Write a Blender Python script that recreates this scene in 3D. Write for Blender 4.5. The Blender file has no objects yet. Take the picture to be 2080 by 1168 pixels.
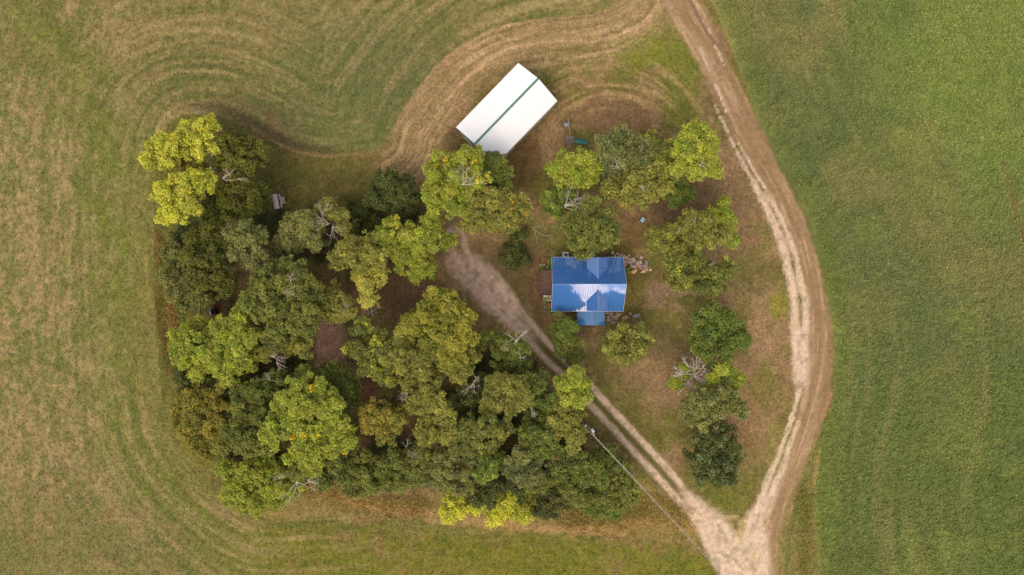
import bpy, math, random
import numpy as np
from mathutils import Vector
R = math.radians
rnd = random.Random(7)
NR = np.random.default_rng(11)
sc = bpy.context.scene
col = sc.collection

# ------------------------------------------------------------------ camera
H = 90.0                       # drone height in metres
S = 0.065                      # metres of ground per photo pixel
cd = bpy.data.cameras.new("camera"); cam = bpy.data.objects.new("camera", cd); col.objects.link(cam)
cam.location = (0, 0, H)
cd.sensor_width = 36.0
cd.lens = 18.0 / (1040 * S / H)
cd.clip_start = 0.5; cd.clip_end = 5000
sc.camera = cam

# ------------------------------------------------------------------ world
SUN_EL, SUN_AZ = 58.0, 205.0   # azimuth clockwise from +Y (up in the photo)
w = bpy.data.worlds.new("World"); sc.world = w; w.use_nodes = True
wt = w.node_tree; wn = wt.nodes; wl = wt.links
for n in list(wn): wn.remove(n)
def wnode(t, **k):
    n = wn.new(t)
    for a, b in k.items(): setattr(n, a, b)
    return n
sky = wnode('ShaderNodeTexSky'); sky.sky_type = 'NISHITA'; sky.sun_disc = False
sky.sun_elevation = R(SUN_EL); sky.sun_rotation = R(SUN_AZ); sky.dust_density = 3.0; sky.air_density = 1.0
geo = wnode('ShaderNodeTexCoord')
sep = wnode('ShaderNodeSeparateXYZ'); wl.new(geo.outputs['Generated'], sep.inputs[0])
def wmath(op, a, b=None, c=None, clamp=False):
    n = wnode('ShaderNodeMath', operation=op); n.use_clamp = clamp
    for i, v in enumerate((a, b, c)):
        if v is None: continue
        if isinstance(v, (int, float)): n.inputs[i].default_value = v
        else: wl.new(v, n.inputs[i])
    return n.outputs[0]
def wrange(v, a, b, c=0.0, d=1.0):
    n = wnode('ShaderNodeMapRange', interpolation_type='SMOOTHSTEP')
    wl.new(v, n.inputs[0])
    for i, q in enumerate((a, b, c, d)): n.inputs[i + 1].default_value = q
    return n.outputs[0]
# scattered cloud all over the dome
no = wnode('ShaderNodeTexNoise'); no.inputs['Scale'].default_value = 3.2; no.inputs['Detail'].default_value = 7; no.inputs['Roughness'].default_value = .6
wl.new(geo.outputs['Generated'], no.inputs['Vector'])
cl_all = wrange(no.outputs[0], .44, .60)
# the bank of evening cloud low over the horizon beyond the bottom of the photo
nz = wnode('ShaderNodeTexNoise'); nz.inputs['Scale'].default_value = 55; nz.inputs['Detail'].default_value = 5; nz.inputs['Roughness'].default_value = .62
wl.new(geo.outputs['Generated'], nz.inputs['Vector'])
def blob(x, z, sx, sz):
    a = wmath('DIVIDE', wmath('SUBTRACT', sep.outputs[0], x), sx)
    b = wmath('DIVIDE', wmath('SUBTRACT', sep.outputs[2], z), sz)
    return wmath('SUBTRACT', 1.0, wmath('ADD', wmath('MULTIPLY', a, a), wmath('MULTIPLY', b, b)))
def rx(u): return .058 + (u - 355) / 855 * .107
def rz(v): return .242 - (v - 565) / 325 * .039
m = None
for (u, v, su, sv) in [(745, 590, 185, 100), (750, 700, 120, 110), (740, 800, 95, 90), (700, 870, 95, 60), (820, 680, 80, 120),
                       (1175, 755, 85, 55), (1240, 700, 80, 80), (950, 605, 70, 40), (1100, 610, 45, 25), (1060, 720, 50, 35), (1160, 640, 40, 25)]:
    b = blob(rx(u), rz(v), su * .107 / 855, sv * .039 / 325)
    m = b if m is None else wmath('MAXIMUM', m, b)
m = wmath('ADD', m, wmath('MULTIPLY', wmath('SUBTRACT', nz.outputs[0], .5), 2.6))
bank = wrange(m, -.35, .75)
south = wrange(sep.outputs[1], -.8, -.9)
near = wmath('MULTIPLY', south, wmath('MULTIPLY', wrange(sep.outputs[0], -.02, .03), wrange(sep.outputs[0], .24, .19)))
near = wmath('MULTIPLY', near, wmath('MULTIPLY', wrange(sep.outputs[2], .15, .19), wrange(sep.outputs[2], .30, .26)))
def wmix(f, a, b):
    n = wnode('ShaderNodeMix', data_type='RGBA'); wl.new(f, n.inputs[0])
    for i, v in ((6, a), (7, b)):
        if isinstance(v, tuple): n.inputs[i].default_value = (*v, 1)
        else: wl.new(v, n.inputs[i])
    return n.outputs[2]
cmask = wmath('MULTIPLY', cl_all, wmath('SUBTRACT', 1.0, near))
c1 = wmix(wmath('MULTIPLY', cmask, .8), sky.outputs[0], (9.6, 8.3, 6.9))
c1 = wmix(wmath('MULTIPLY', near, .9), c1, (17.0, 20.0, 27.0))  # pale blue veil added over this patch alone to lighten the roof's reflection
c2 = wmix(wmath('MULTIPLY', bank, near), c1, (66.0, 50.0, 40.0))
bg = wnode('ShaderNodeBackground'); bg.inputs['Strength'].default_value = 0.14
wl.new(c2, bg.inputs[0])
wo = wnode('ShaderNodeOutputWorld'); wl.new(bg.outputs[0], wo.inputs[0])

# ------------------------------------------------------------------ sun
ld = bpy.data.lights.new("sun", 'SUN'); ld.energy = 1.0; ld.angle = R(38); ld.color = (1.0, .87, .70)
so = bpy.data.objects.new("sun", ld); col.objects.link(so)
sd = Vector((math.sin(R(SUN_AZ)) * math.cos(R(SUN_EL)), math.cos(R(SUN_AZ)) * math.cos(R(SUN_EL)), math.sin(R(SUN_EL))))
so.rotation_euler = sd.to_track_quat('Z', 'Y').to_euler(); so.location = (0, -40, 60)
sc.view_settings.view_transform = 'Standard'; sc.view_settings.look = 'None'
sc.view_settings.exposure = 0.45; sc.view_settings.gamma = 1.0
sc.render.engine = 'CYCLES'; sc.cycles.max_bounces = 5; sc.cycles.diffuse_bounces = 3
sc.cycles.use_denoising = True

# ------------------------------------------------------------------ helpers
def P(px, py, z=0.0):
    """photo pixel at height z -> world point"""
    k = S * (H - z) / H
    return Vector(((px - 1040) * k, (584 - py) * k, z))
def lin(c):
    c = np.asarray(c, dtype=float) / 255.0
    return np.where(c <= .04045, c / 12.92, ((c + .055) / 1.055) ** 2.4)
def mesh(name, verts, faces, mat=None, parent=None, origin=None, colors=None, smooth=False, mats=None, midx=None):
    v = np.asarray(verts, dtype=np.float64).reshape(-1, 3)
    if origin is None and parent is not None:
        q = parent; origin = Vector((0, 0, 0))
        while q is not None: origin = origin + q.location; q = q.parent
    if origin is not None: v = v - np.array(origin)
    me = bpy.data.meshes.new(name)
    if isinstance(faces, np.ndarray):
        n, k = faces.shape
        me.vertices.add(len(v)); me.vertices.foreach_set('co', v.ravel())
        me.loops.add(n * k); me.loops.foreach_set('vertex_index', faces.ravel().astype(np.int32))
        me.polygons.add(n); me.polygons.foreach_set('loop_start', np.arange(0, n * k, k, dtype=np.int32))
        me.update(calc_edges=True)
    else:
        me.from_pydata(v.tolist(), [], faces)
    if colors is not None:
        ca = me.color_attributes.new('Col', 'FLOAT_COLOR', 'POINT')
        c4 = np.ones((len(v), 4)); c4[:, :3] = colors
        ca.data.foreach_set('color', c4.ravel())
    if mat: me.materials.append(mat)
    me.polygons.foreach_set('use_smooth', [smooth] * len(me.polygons))
    me.validate()
    o = bpy.data.objects.new(name, me); col.objects.link(o)
    if parent is not None: o.parent = parent
    elif origin is not None: o.location = origin
    return o
def tag(o, label, cat, group=None, kind=None):
    o['label'] = label; o['category'] = cat
    if group: o['group'] = group
    if kind: o['kind'] = kind
    return o
def empty(name, loc, label, cat, group=None):
    o = bpy.data.objects.new(name, None); col.objects.link(o); o.location = loc; o.empty_display_size = .3
    return tag(o, label, cat, group)
class MB:
    def __init__(s): s.v = []; s.f = []
    def add(s, vs, fs):
        b = len(s.v); s.v += [tuple(x) for x in vs]; s.f += [tuple(b + i for i in f) for f in fs]; return s
    def hexa(s, p):   # 8 points: bottom 4 ccw, top 4 ccw
        return s.add(p, [(3, 2, 1, 0), (4, 5, 6, 7), (0, 1, 5, 4), (1, 2, 6, 5), (2, 3, 7, 6), (3, 0, 4, 7)])
    def box(s, c, d, rot=0.0, tilt=None):
        cx, cy, cz = c; a, b, h = d[0] / 2, d[1] / 2, d[2] / 2
        ps = []
        for z in (-h, h):
            for x, y in ((-a, -b), (a, -b), (a, b), (-a, b)):
                q = Vector((x, y, z))
                if tilt: q.rotate(tilt)
                X = q.x * math.cos(rot) - q.y * math.sin(rot); Y = q.x * math.sin(rot) + q.y * math.cos(rot)
                ps.append((cx + X, cy + Y, cz + q.z))
        return s.hexa(ps)
    def bar(s, a, b, w_, h_=None):   # square bar between two points
        a = Vector(a); b = Vector(b); h_ = h_ or w_
        d = (b - a).normalized(); up = Vector((0, 0, 1)) if abs(d.z) < .95 else Vector((1, 0, 0))
        n = d.cross(up).normalized(); u = n.cross(d).normalized()
        ps = []
        for p in (a, b):
            for (i, j) in ((-1, -1), (1, -1), (1, 1), (-1, 1)): ps.append(p + n * (i * w_ / 2) + u * (j * h_ / 2))
        return s.add(ps, [(0, 1, 2, 3), (7, 6, 5, 4), (0, 4, 5, 1), (1, 5, 6, 2), (2, 6, 7, 3), (3, 7, 4, 0)])
    def tube(s, pts, rads, n=6, cap=True):
        pts = [Vector(p) for p in pts]
        rings = []
        for i, p in enumerate(pts):
            d = (pts[min(i + 1, len(pts) - 1)] - pts[max(i - 1, 0)])
            if d.length < 1e-6: d = Vector((0, 0, 1))
            d.normalize(); up = Vector((0, 0, 1)) if abs(d.z) < .9 else Vector((1, 0, 0))
            a = d.cross(up).normalized(); b = a.cross(d)
            rings.append([p + a * (rads[i] * math.cos(t * math.tau / n)) + b * (rads[i] * math.sin(t * math.tau / n)) for t in range(n)])
        vs = [q for r_ in rings for q in r_]; fs = []
        for i in range(len(pts) - 1):
            for t in range(n):
                u = (t + 1) % n; fs.append((i * n + t, i * n + u, (i + 1) * n + u, (i + 1) * n + t))
        if cap: fs += [tuple(range(n))[::-1], tuple(range((len(pts) - 1) * n, len(pts) * n))]
        return s.add(vs, fs)
    def build(s, name, mat, parent=None, origin=None, smooth=False):
        return mesh(name, s.v, s.f, mat, parent, origin, smooth=smooth)

# value noise on numpy arrays
_grids = {}
def vn(x, y, sx, seed=0, sy=None):
    sy = sy or sx
    if seed not in _grids: _grids[seed] = np.random.default_rng(1000 + seed).random((256, 256))
    g = _grids[seed]; x = np.asarray(x) / sx + 37.3; y = np.asarray(y) / sy + 91.7
    xi = np.floor(x).astype(int); yi = np.floor(y).astype(int); fx = x - xi; fy = y - yi
    fx = fx * fx * (3 - 2 * fx); fy = fy * fy * (3 - 2 * fy)
    a = g[xi % 256, yi % 256]; b = g[(xi + 1) % 256, yi % 256]; c = g[xi % 256, (yi + 1) % 256]; d = g[(xi + 1) % 256, (yi + 1) % 256]
    return (a * (1 - fx) + b * fx) * (1 - fy) + (c * (1 - fx) + d * fx) * fy
def fbm(x, y, s_, seed=0, oc=4, sy=None):
    r = 0; a = 1; t = 0; sy = sy or s_
    for i in range(oc):
        r = r + a * vn(x, y, s_ / 2 ** i, seed + i * 7, sy / 2 ** i); t += a; a *= .55
    return r / t
def sst(a, b, v):
    t = np.clip((v - a) / (b - a), 0, 1); return t * t * (3 - 2 * t)
def catmull(p, n=5):
    p = [np.array(q, float) for q in p]; out = []
    for i in range(len(p) - 1):
        p0 = p[max(i - 1, 0)]; p1 = p[i]; p2 = p[i + 1]; p3 = p[min(i + 2, len(p) - 1)]
        for k in range(n):
            t = k / n
            out.append(.5 * ((2 * p1) + (-p0 + p2) * t + (2 * p0 - 5 * p1 + 4 * p2 - p3) * t * t + (-p0 + 3 * p1 - 3 * p2 + p3) * t ** 3))
    out.append(p[-1]); return np.array(out)
def pdist(x, y, pl, reach=None):
    """distance to a polyline, signed side distance and arc length, pixels"""
    D = np.full(x.shape, 1e6); SG = np.zeros(x.shape); A = np.zeros(x.shape)
    if reach:
        sel = (x > pl[:, 0].min() - reach) & (x < pl[:, 0].max() + reach) & (y > pl[:, 1].min() - reach) & (y < pl[:, 1].max() + reach)
        idx = np.nonzero(sel); xs = x[idx]; ys = y[idx]
    else: xs = x; ys = y
    d_ = np.full(xs.shape, 1e6); s_ = np.zeros(xs.shape); a_ = np.zeros(xs.shape); L = 0
    for i in range(len(pl) - 1):
        ax, ay = pl[i]; bx, by = pl[i + 1]; ux = bx - ax; uy = by - ay; l = math.hypot(ux, uy)
        t = np.clip(((xs - ax) * ux + (ys - ay) * uy) / (l * l), 0, 1)
        qx = xs - ax - t * ux; qy = ys - ay - t * uy; dd = np.hypot(qx, qy); m_ = dd < d_
        d_ = np.where(m_, dd, d_); s_ = np.where(m_, np.sign(ux * qy - uy * qx) * dd, s_); a_ = np.where(m_, L + t * l, a_); L += l
    if reach: D[idx] = d_; SG[idx] = s_; A[idx] = a_; return D, SG, A
    return d_, s_, a_
def inpoly(x, y, poly):
    r = np.zeros(x.shape, bool); n = len(poly)
    for i in range(n):
        x1, y1 = poly[i]; x2, y2 = poly[(i + 1) % n]
        if y1 == y2: continue
        c = ((y1 > y) != (y2 > y)) & (x < (x2 - x1) * (y - y1) / (y2 - y1) + x1); r ^= c
    return r

# ------------------------------------------------------------------ materials
def newmat(name):
    m_ = bpy.data.materials.new(name); m_.use_nodes = True; nt = m_.node_tree; b = nt.nodes['Principled BSDF']; return m_, nt, b
def ramp_noise(nt, coord, scale, lo, hi, detail=4, rough=.6, dist=0):
    n = nt.nodes.new('ShaderNodeTexNoise'); n.inputs['Scale'].default_value = scale; n.inputs['Detail'].default_value = detail
    n.inputs['Roughness'].default_value = rough; n.inputs['Distortion'].default_value = dist
    nt.links.new(coord, n.inputs['Vector'])
    r = nt.nodes.new('ShaderNodeMapRange'); r.inputs[1].default_value = .3; r.inputs[2].default_value = .7
    r.inputs[3].default_value = lo; r.inputs[4].default_value = hi; nt.links.new(n.outputs[0], r.inputs[0]); return r.outputs[0], n.outputs[0]
def mulcol(nt, c, f):
    n = nt.nodes.new('ShaderNodeVectorMath'); n.operation = 'SCALE'; nt.links.new(c, n.inputs[0]); nt.links.new(f, n.inputs['Scale']); return n.outputs[0]
def surf(name, rgb, rough=.7, var=.18, scale=3.0, bump=0.0, metallic=0.0, spec=None, scale2=None):
    m_, nt, b = newmat(name)
    tc = nt.nodes.new('ShaderNodeTexCoord').outputs['Object']
    c = nt.nodes.new('ShaderNodeRGB'); c.outputs[0].default_value = (*rgb, 1)
    f, raw = ramp_noise(nt, tc, scale, 1 - var, 1 + var, 6)
    o = mulcol(nt, c.outputs[0], f)
    if scale2:
        f2, _ = ramp_noise(nt, tc, scale2, 1 - var * .7, 1 + var * .7, 3); o = mulcol(nt, o, f2)
    nt.links.new(o, b.inputs['Base Color'])
    b.inputs['Roughness'].default_value = rough; b.inputs['Metallic'].default_value = metallic
    if spec is not None: b.inputs['Specular IOR Level'].default_value = spec
    if bump:
        bp = nt.nodes.new('ShaderNodeBump'); bp.inputs['Strength'].default_value = bump; bp.inputs['Distance'].default_value = .05
        nt.links.new(raw, bp.inputs['Height']); nt.links.new(bp.outputs[0], b.inputs['Normal'])
    return m_
def leafmat(name, trans=.28, rough=.6):
    m_, nt, b = newmat(name)
    a = nt.nodes.new('ShaderNodeVertexColor'); a.layer_name = 'Col'
    nt.links.new(a.outputs[0], b.inputs['Base Color']); b.inputs['Roughness'].default_value = rough; b.inputs['Specular IOR Level'].default_value = .25
    t = nt.nodes.new('ShaderNodeBsdfTranslucent'); nt.links.new(a.outputs[0], t.inputs[0])
    mx = nt.nodes.new('ShaderNodeMixShader'); mx.inputs[0].default_value = trans
    nt.links.new(b.outputs[0], mx.inputs[1]); nt.links.new(t.outputs[0], mx.inputs[2])
    nt.links.new(mx.outputs[0], nt.nodes['Material Output'].inputs[0]); return m_
def groundmat(name, s1, v1, s2, v2, bump, bscale):
    m_, nt, b = newmat(name)
    tc = nt.nodes.new('ShaderNodeTexCoord').outputs['Object']
    a = nt.nodes.new('ShaderNodeVertexColor'); a.layer_name = 'Col'
    f1, r1 = ramp_noise(nt, tc, s1, 1 - v1, 1 + v1, 4, .65)
    f2, r2 = ramp_noise(nt, tc, s2, 1 - v2, 1 + v2, 3, .6, .4)
    o = mulcol(nt, mulcol(nt, a.outputs[0], f1), f2)
    nt.links.new(o, b.inputs['Base Color']); b.inputs['Roughness'].default_value = .95; b.inputs['Specular IOR Level'].default_value = .1
    _, r3 = ramp_noise(nt, tc, bscale, 0, 1, 4, .6)
    bp = nt.nodes.new('ShaderNodeBump'); bp.inputs['Strength'].default_value = bump; bp.inputs['Distance'].default_value = .12
    nt.links.new(r3, bp.inputs['Height']); nt.links.new(bp.outputs[0], b.inputs['Normal']); return m_
M = dict(
    yard=groundmat('yard_ground', 2.8, .32, .9, .18, .5, 3.5),
    hay=groundmat('hay_ground', 2.2, .25, .8, .15, .6, 3.0),
    crop=groundmat('crop_ground', 2.6, .28, .7, .12, .9, 3.2),
    gravel=groundmat('gravel_ground', 7.0, .26, 1.6, .12, .35, 6.0),
    leaf=leafmat('leaf'), blade=leafmat('grass_blade', .2, .8),
    bark=surf('bark', (.105, .083, .062), .9, .3, 4.0, .6), deadwood=surf('dead_wood', (.37, .30, .24), .85, .2, 5.0, .3),
    wall=surf('log_wall', (.17, .095, .05), .75, .2, 2.0, .2), trim=surf('cream_trim', (.62, .58, .5), .5, .06),
    stonewall=surf('stone_base', (.25, .21, .18), .85, .3, 4.0, .5), glass=surf('window_glass', (.03, .04, .05), .06, .1),
    palewood=surf('bleached_wood', (.56, .47, .39), .85, .2, 5.0, .3),
    deck=surf('deck_board', (.13, .072, .052), .75, .25, 2.0, .2, scale2=9.0), rail=surf('rail_wood', (.10, .06, .045), .8, .2),
    barnwall=surf('tan_steel_wall', (.42, .35, .27), .5, .08), barnroof=surf('white_steel', (.83, .83, .82), .45, .025, .5),
    greentrim=surf('green_trim', (.085, .21, .165), .45, .08), greendoor=surf('green_door', (.05, .12, .09), .5, .1),
    dark=surf('dark_inside', (.012, .012, .012), .8, .1), rust=surf('rust_orange', (.33, .13, .06), .7, .2),
    white=surf('white_metal', (.8, .8, .8), .35, .04), grey=surf('grey_metal', (.35, .36, .37), .45, .1, metallic=.4), black=surf('black_plastic', (.012, .014, .016), .5, .2),
    paleblue=surf('pale_blue_plastic', (.33, .48, .62), .4, .08), greyblue=surf('grey_blue_panel', (.22, .31, .36), .45, .1),
    slide=surf('green_slide', (.012, .20, .135), .3, .08), wood=surf('weathered_wood', (.52, .45, .42), .85, .22, 3.0, .3, scale2=14.0),
    lumber=surf('play_lumber', (.24, .18, .13), .85, .2, 4.0), tarp=surf('brown_canopy', (.17, .12, .10), .8, .2), red=surf('red_paint', (.32, .05, .045), .5, .12),
    cable=surf('cable_grey', (.52, .48, .41), .5, .1), pole=surf('pole_wood', (.22, .145, .10), .9, .2, 4.0, .3), chain=surf('chain_metal', (.3, .3, .3), .4, .1, metallic=.6))
def rockmat(name, rgb):
    return surf(name, rgb, .9, .35, 3.5, .7, scale2=11.0)
ROCK = [rockmat('rock_pink', (.46, .31, .25)), rockmat('rock_tan', (.47, .36, .26)), rockmat('rock_grey', (.27, .255, .235)), rockmat('rock_rust', (.52, .31, .19)), rockmat('rock_mauve', (.33, .24, .24)), rockmat('rock_pale', (.52, .47, .40))]
def roofmat(name, rgb, coat=1.0, cior=1.6):
    m_, nt, b = newmat(name)
    tc = nt.nodes.new('ShaderNodeTexCoord').outputs['Object']
    c = nt.nodes.new('ShaderNodeRGB'); c.outputs[0].default_value = (*rgb, 1)
    f, raw = ramp_noise(nt, tc, .9, .94, 1.06, 5); nt.links.new(mulcol(nt, c.outputs[0], f), b.inputs['Base Color'])
    b.inputs['Roughness'].default_value = .4
    b.inputs['Coat Weight'].default_value = coat; b.inputs['Coat Roughness'].default_value = .035; b.inputs['Coat IOR'].default_value = cior
    return m_
M['roof'] = roofmat('blue_steel_roof', (.042, .155, .42)); M['roofcap'] = roofmat('blue_ridge_cap', (.09, .20, .44)); M['porchroof'] = roofmat('blue_porch_roof', (.018, .14, .34))

# ------------------------------------------------------------------ the ground
GX0, GX1, GY0, GY1, GS = -84.0, 84.0, -54.0, 54.0, 0.2
gx = np.arange(GX0, GX1 + .01, GS); gy = np.arange(GY0, GY1 + .01, GS)
X, Y = np.meshgrid(gx, gy, indexing='ij'); PX = X / S + 1040; PY = 584 - Y / S
EDGE = catmull([(1452, 1500), (1452, 1200), (1430, 1130), (1330, 1098), (1180, 1085), (1000, 1068), (800, 1040), (640, 1050), (520, 1050), (440, 1000), (380, 940), (338, 870), (326, 780), (316, 640), (312, 480),
    (318, 330), (350, 245), (430, 232), (510, 262), (580, 303), (660, 320), (740, 312), (785, 300), (800, 255), (845, 185), (905, 115), (990, 62), (1090, 38), (1190, 30), (1250, 10), (1290, -30), (1320, -160), (1330, -400)])
CROP = catmull([(1380, -400), (1410, -120), (1447, 0), (1497, 130), (1560, 290), (1622, 420), (1655, 510), (1682, 620), (1697, 720), (1690, 810), (1668, 900), (1656, 1000), (1658, 1090), (1668, 1180), (1690, 1500)])
def paint(px, py):
    n1 = fbm(px, py, 60, 1, 5); n2 = fbm(px, py, 22, 2, 4); n3 = fbm(px, py, 150, 3, 3); n4 = vn(px, py, 7, 4); n5 = vn(px, py, 4.5, 9)
    dE, sE, aE = pdist(px, py, EDGE); dC, sC, aC = pdist(px, py, CROP)
    yard = inpoly(px, py, list(map(tuple, EDGE)) + list(map(tuple, CROP)))
    crop = inpoly(px, py, list(map(tuple, CROP)) + [(9000, 1500), (9000, -400)])
    C = np.zeros(px.shape + (3,)); o = lambda c: lin(c)
    def mix(col_, f):
        nonlocal C
        C = C * (1 - f[..., None]) + o(col_) * f[..., None]
    # --- hay field
    C[:] = o((122, 117, 64))
    mix((134, 120, 74), sst(.40, .62, n3) * .8)
    streak = vn(dE + 14 * (n1 - .5), aE, 9, 21, 130) * .6 + vn(dE + 10 * (n2 - .5), aE, 4.2, 22, 60) * .4
    left = sst(330, 200, px)
    mott = .6 * fbm(px, py, 8, 31, 3, 12) + .4 * fbm(px, py, 36, 33, 3, 60)
    mix((160, 136, 96), sst(.36, .70, mott) * (.28 + .5 * left) * sst(1120, 900, py + 80 * (n1 - .5)))
    mix((100, 108, 56), sst(.56, .34, mott) * .45)
    mix((160, 144, 96), sst(.54, .78, streak) * .8 * sst(430, 80, dE) * (py < 560))
    mix((156, 136, 92), sst(.58, .80, streak) * .5 * sst(330, 60, dE) * (py >= 560))
    mix((96, 102, 52), sst(.48, .26, streak) * .7 * sst(430, 80, dE))
    # reddish tan bare patches
    mix((152, 126, 88), sst(.63, .78, fbm(px, py, 42, 41, 4)) * .4)
    band = catmull([(0, -60), (60, 40), (150, 130), (190, 230), (215, 330), (200, 420), (235, 500), (225, 600), (240, 700), (230, 800), (260, 880), (330, 960), (420, 1060)])
    dB, _, _ = pdist(px, py, band)
    mix((106, 110, 48), sst(110, 0, dB + 90 * (n1 - .5)) * (.45 + .45 * sst(.4, .6, n2)))
    mix((122, 134, 56), sst(60, 10, dB + 60 * (n2 - .5)) * sst(.55, .75, mott) * .6)
    # the green band hugging the grove on the left
    mix((116, 112, 52), sst(60, 8, np.abs(dE - 22) + 20 * (n1 - .5)) * (px < 700) * (py > 300) * .45)
    # bluish green rough pasture at top centre
    mix((98, 106, 62), sst(240, 60, np.hypot((px - 780) / 1.3, py - 190) + 90 * (n1 - .5)) * .6)
    mix((144, 124, 84), sst(.66, .80, streak) * sst(280, 120, np.hypot((px - 780) / 1.3, py - 150)) * .6)
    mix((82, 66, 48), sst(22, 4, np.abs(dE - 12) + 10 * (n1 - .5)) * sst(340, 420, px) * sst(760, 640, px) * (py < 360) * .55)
    mix((140, 116, 78), sst(8, 1, np.abs(dE - 2) + 5 * (n2 - .5)) * sst(480, 540, px) * sst(800, 780, px) * (py < 360) * .8)
    # bottom strip
    bs = sst(1045, 1110, py + 40 * (n1 - .5) - (px - 900) * .03) * sst(330, 620, px + 60 * (n1 - .5))
    mix((120, 116, 42), bs * .85); mix((100, 108, 40), bs * sst(.5, .7, n2) * .6); mix((126, 112, 60), bs * sst(.56, .72, n1) * .6)
    mix((140, 112, 74), sst(.60, .72, fbm(px, py, 60, 51, 4)) * sst(950, 1060, py) * .5)
    cs = sst(190, 40, dE) * sst(760, 860, py) * sst(900, 640, px); mix((162, 140, 98), sst(.50, .74, streak) * .5 * cs); mix((98, 104, 50), sst(.46, .26, streak) * .5 * cs)
    # --- yard
    def ym(col_, f): mix(col_, np.where(yard, f, 0))
    one = np.ones(px.shape)
    ym((122, 104, 66), one)
    ym((146, 118, 84), sst(.46, .70, n1) * .7); ym((104, 94, 48), sst(.55, .30, n1) * .75)
    ym((104, 100, 42), sst(.56, .72, fbm(px, py, 70, 61, 4)) * .6)
    ym((162, 134, 98), sst(.60, .78, n2) * .45)
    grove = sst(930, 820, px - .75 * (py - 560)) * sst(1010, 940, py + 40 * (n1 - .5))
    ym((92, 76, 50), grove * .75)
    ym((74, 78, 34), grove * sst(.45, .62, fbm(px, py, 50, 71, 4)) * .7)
    # grass between the left grove and the mown bend
    gr = sst(150, 70, np.hypot((px - 640) / 1.3, py - 370) + 40 * (n1 - .5))
    ym((96, 92, 44), gr * .9); ym((114, 98, 58), gr * sst(.5, .7, n2) * .5)
    ym((100, 98, 46), sst(460, 400, px) * .95)
    ym((108, 106, 50), sst(.45, .62, fbm(px, py, 46, 63, 5)) * sst(1000, 1080, px) * .65)
    ym((134, 116, 66), sst(985, 1030, py + 30 * (n1 - .5)) * sst(1450, 1380, px) * .9)
    ym((116, 108, 56), sst(460, 400, px) * sst(800, 860, py) * .9)
    # worn bare earth and other darker brown ground patches
    for (cx, cy, ra, rb, c_, st) in [(665, 680, 42, 80, (146, 114, 94), 1.), (835, 600, 110, 42, (98, 76, 56), .9), (650, 590, 60, 30, (100, 70, 52), .8), (745, 790, 26, 60, (84, 58, 44), .9), (1060, 560, 80, 90, (102, 84, 58), .7),
            (990, 520, 60, 50, (110, 95, 62), .5), (1105, 590, 30, 90, (108, 84, 58), .8), (1345, 600, 110, 26, (140, 116, 90), .9), (1390, 400, 90, 60, (108, 84, 62), .8), (1290, 480, 45, 50, (116, 94, 58), .9),
            (1330, 760, 110, 80, (146, 118, 86), .75), (1560, 660, 60, 90, (152, 122, 90), .6), (1530, 840, 60, 120, (144, 112, 80), .6), (1500, 420, 50, 130, (132, 104, 78), .6), (1250, 225, 120, 45, (134, 104, 76), .8),
            (430, 625, 40, 28, (100, 74, 48), .8), (1060, 330, 45, 70, (104, 78, 50), .7), (1010, 740, 70, 60, (84, 66, 50), .6), (930, 280, 30, 40, (96, 76, 52), .7)]:
        d = np.hypot((px - cx) / ra, (py - cy) / rb) + .9 * (n2 - .5) + .5 * (n1 - .5)
        ym(c_, sst(1.15, .6, d) * st)
    for (cx, cy, ra, rb, c_, st) in [(1290, 95, 110, 50, (112, 116, 42), .9), (1130, 130, 40, 60, (98, 96, 46), .7), (1380, 170, 50, 130, (106, 110, 44), .8), (1580, 620, 34, 26, (124, 122, 44), .8), (1400, 610, 60, 14, (98, 98, 40), .8), (1270, 540, 55, 60, (86, 84, 38), .6),
            (1240, 790, 60, 60, (98, 94, 46), .6), (1480, 1000, 60, 40, (106, 106, 42), .7), (1170, 760, 60, 30, (90, 84, 46), .6), (1520, 960, 40, 70, (114, 104, 56), .5), (1300, 870, 80, 60, (100, 96, 46), .6), (1290, 600, 30, 30, (110, 104, 40), .6), (1330, 690, 60, 40, (96, 88, 52), .7),
            (1550, 780, 30, 60, (112, 106, 52), .7), (1520, 560, 60, 60, (112, 100, 58), .5)]:
        d = np.hypot((px - cx) / ra, (py - cy) / rb) + .9 * (n2 - .5) + .6 * (n1 - .5)
        ym(c_, sst(1.15, .5, d) * st)
    # mown arcs sweeping round the steel barn
    mow = sst(125, 60, dE + 30 * (n1 - .5) + 14 * (n2 - .5)) * (px > 775) * (py < 420) * sst(1420, 1300, px)
    ym((152, 127, 90), mow * .78)
    st2 = vn(dE + 8 * (n2 - .5), aE, 6.5, 81, 120) * .55 + vn(dE, aE, 3.2, 82, 60) * .45
    ym((182, 152, 114), mow * sst(.52, .8, st2) * .8); ym((112, 98, 54), mow * sst(.46, .2, st2) * .6)
    arcc = np.hypot(px - 1235, (py - 330) * 1.0); ang = np.arctan2(py - 330, px - 1235) * 160
    st3 = vn(arcc + 12 * (n1 - .5), ang, 7, 83, 90) * .6 + vn(arcc, ang, 3.3, 84, 50) * .4
    am = sst(270, 200, arcc) * sst(60, 110, arcc) * sst(1110, 1150, px) * sst(260, 200, py)
    ym((166, 140, 94), am * sst(.52, .76, st3) * .7); ym((104, 98, 48), am * sst(.45, .2, st3) * .6)
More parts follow.
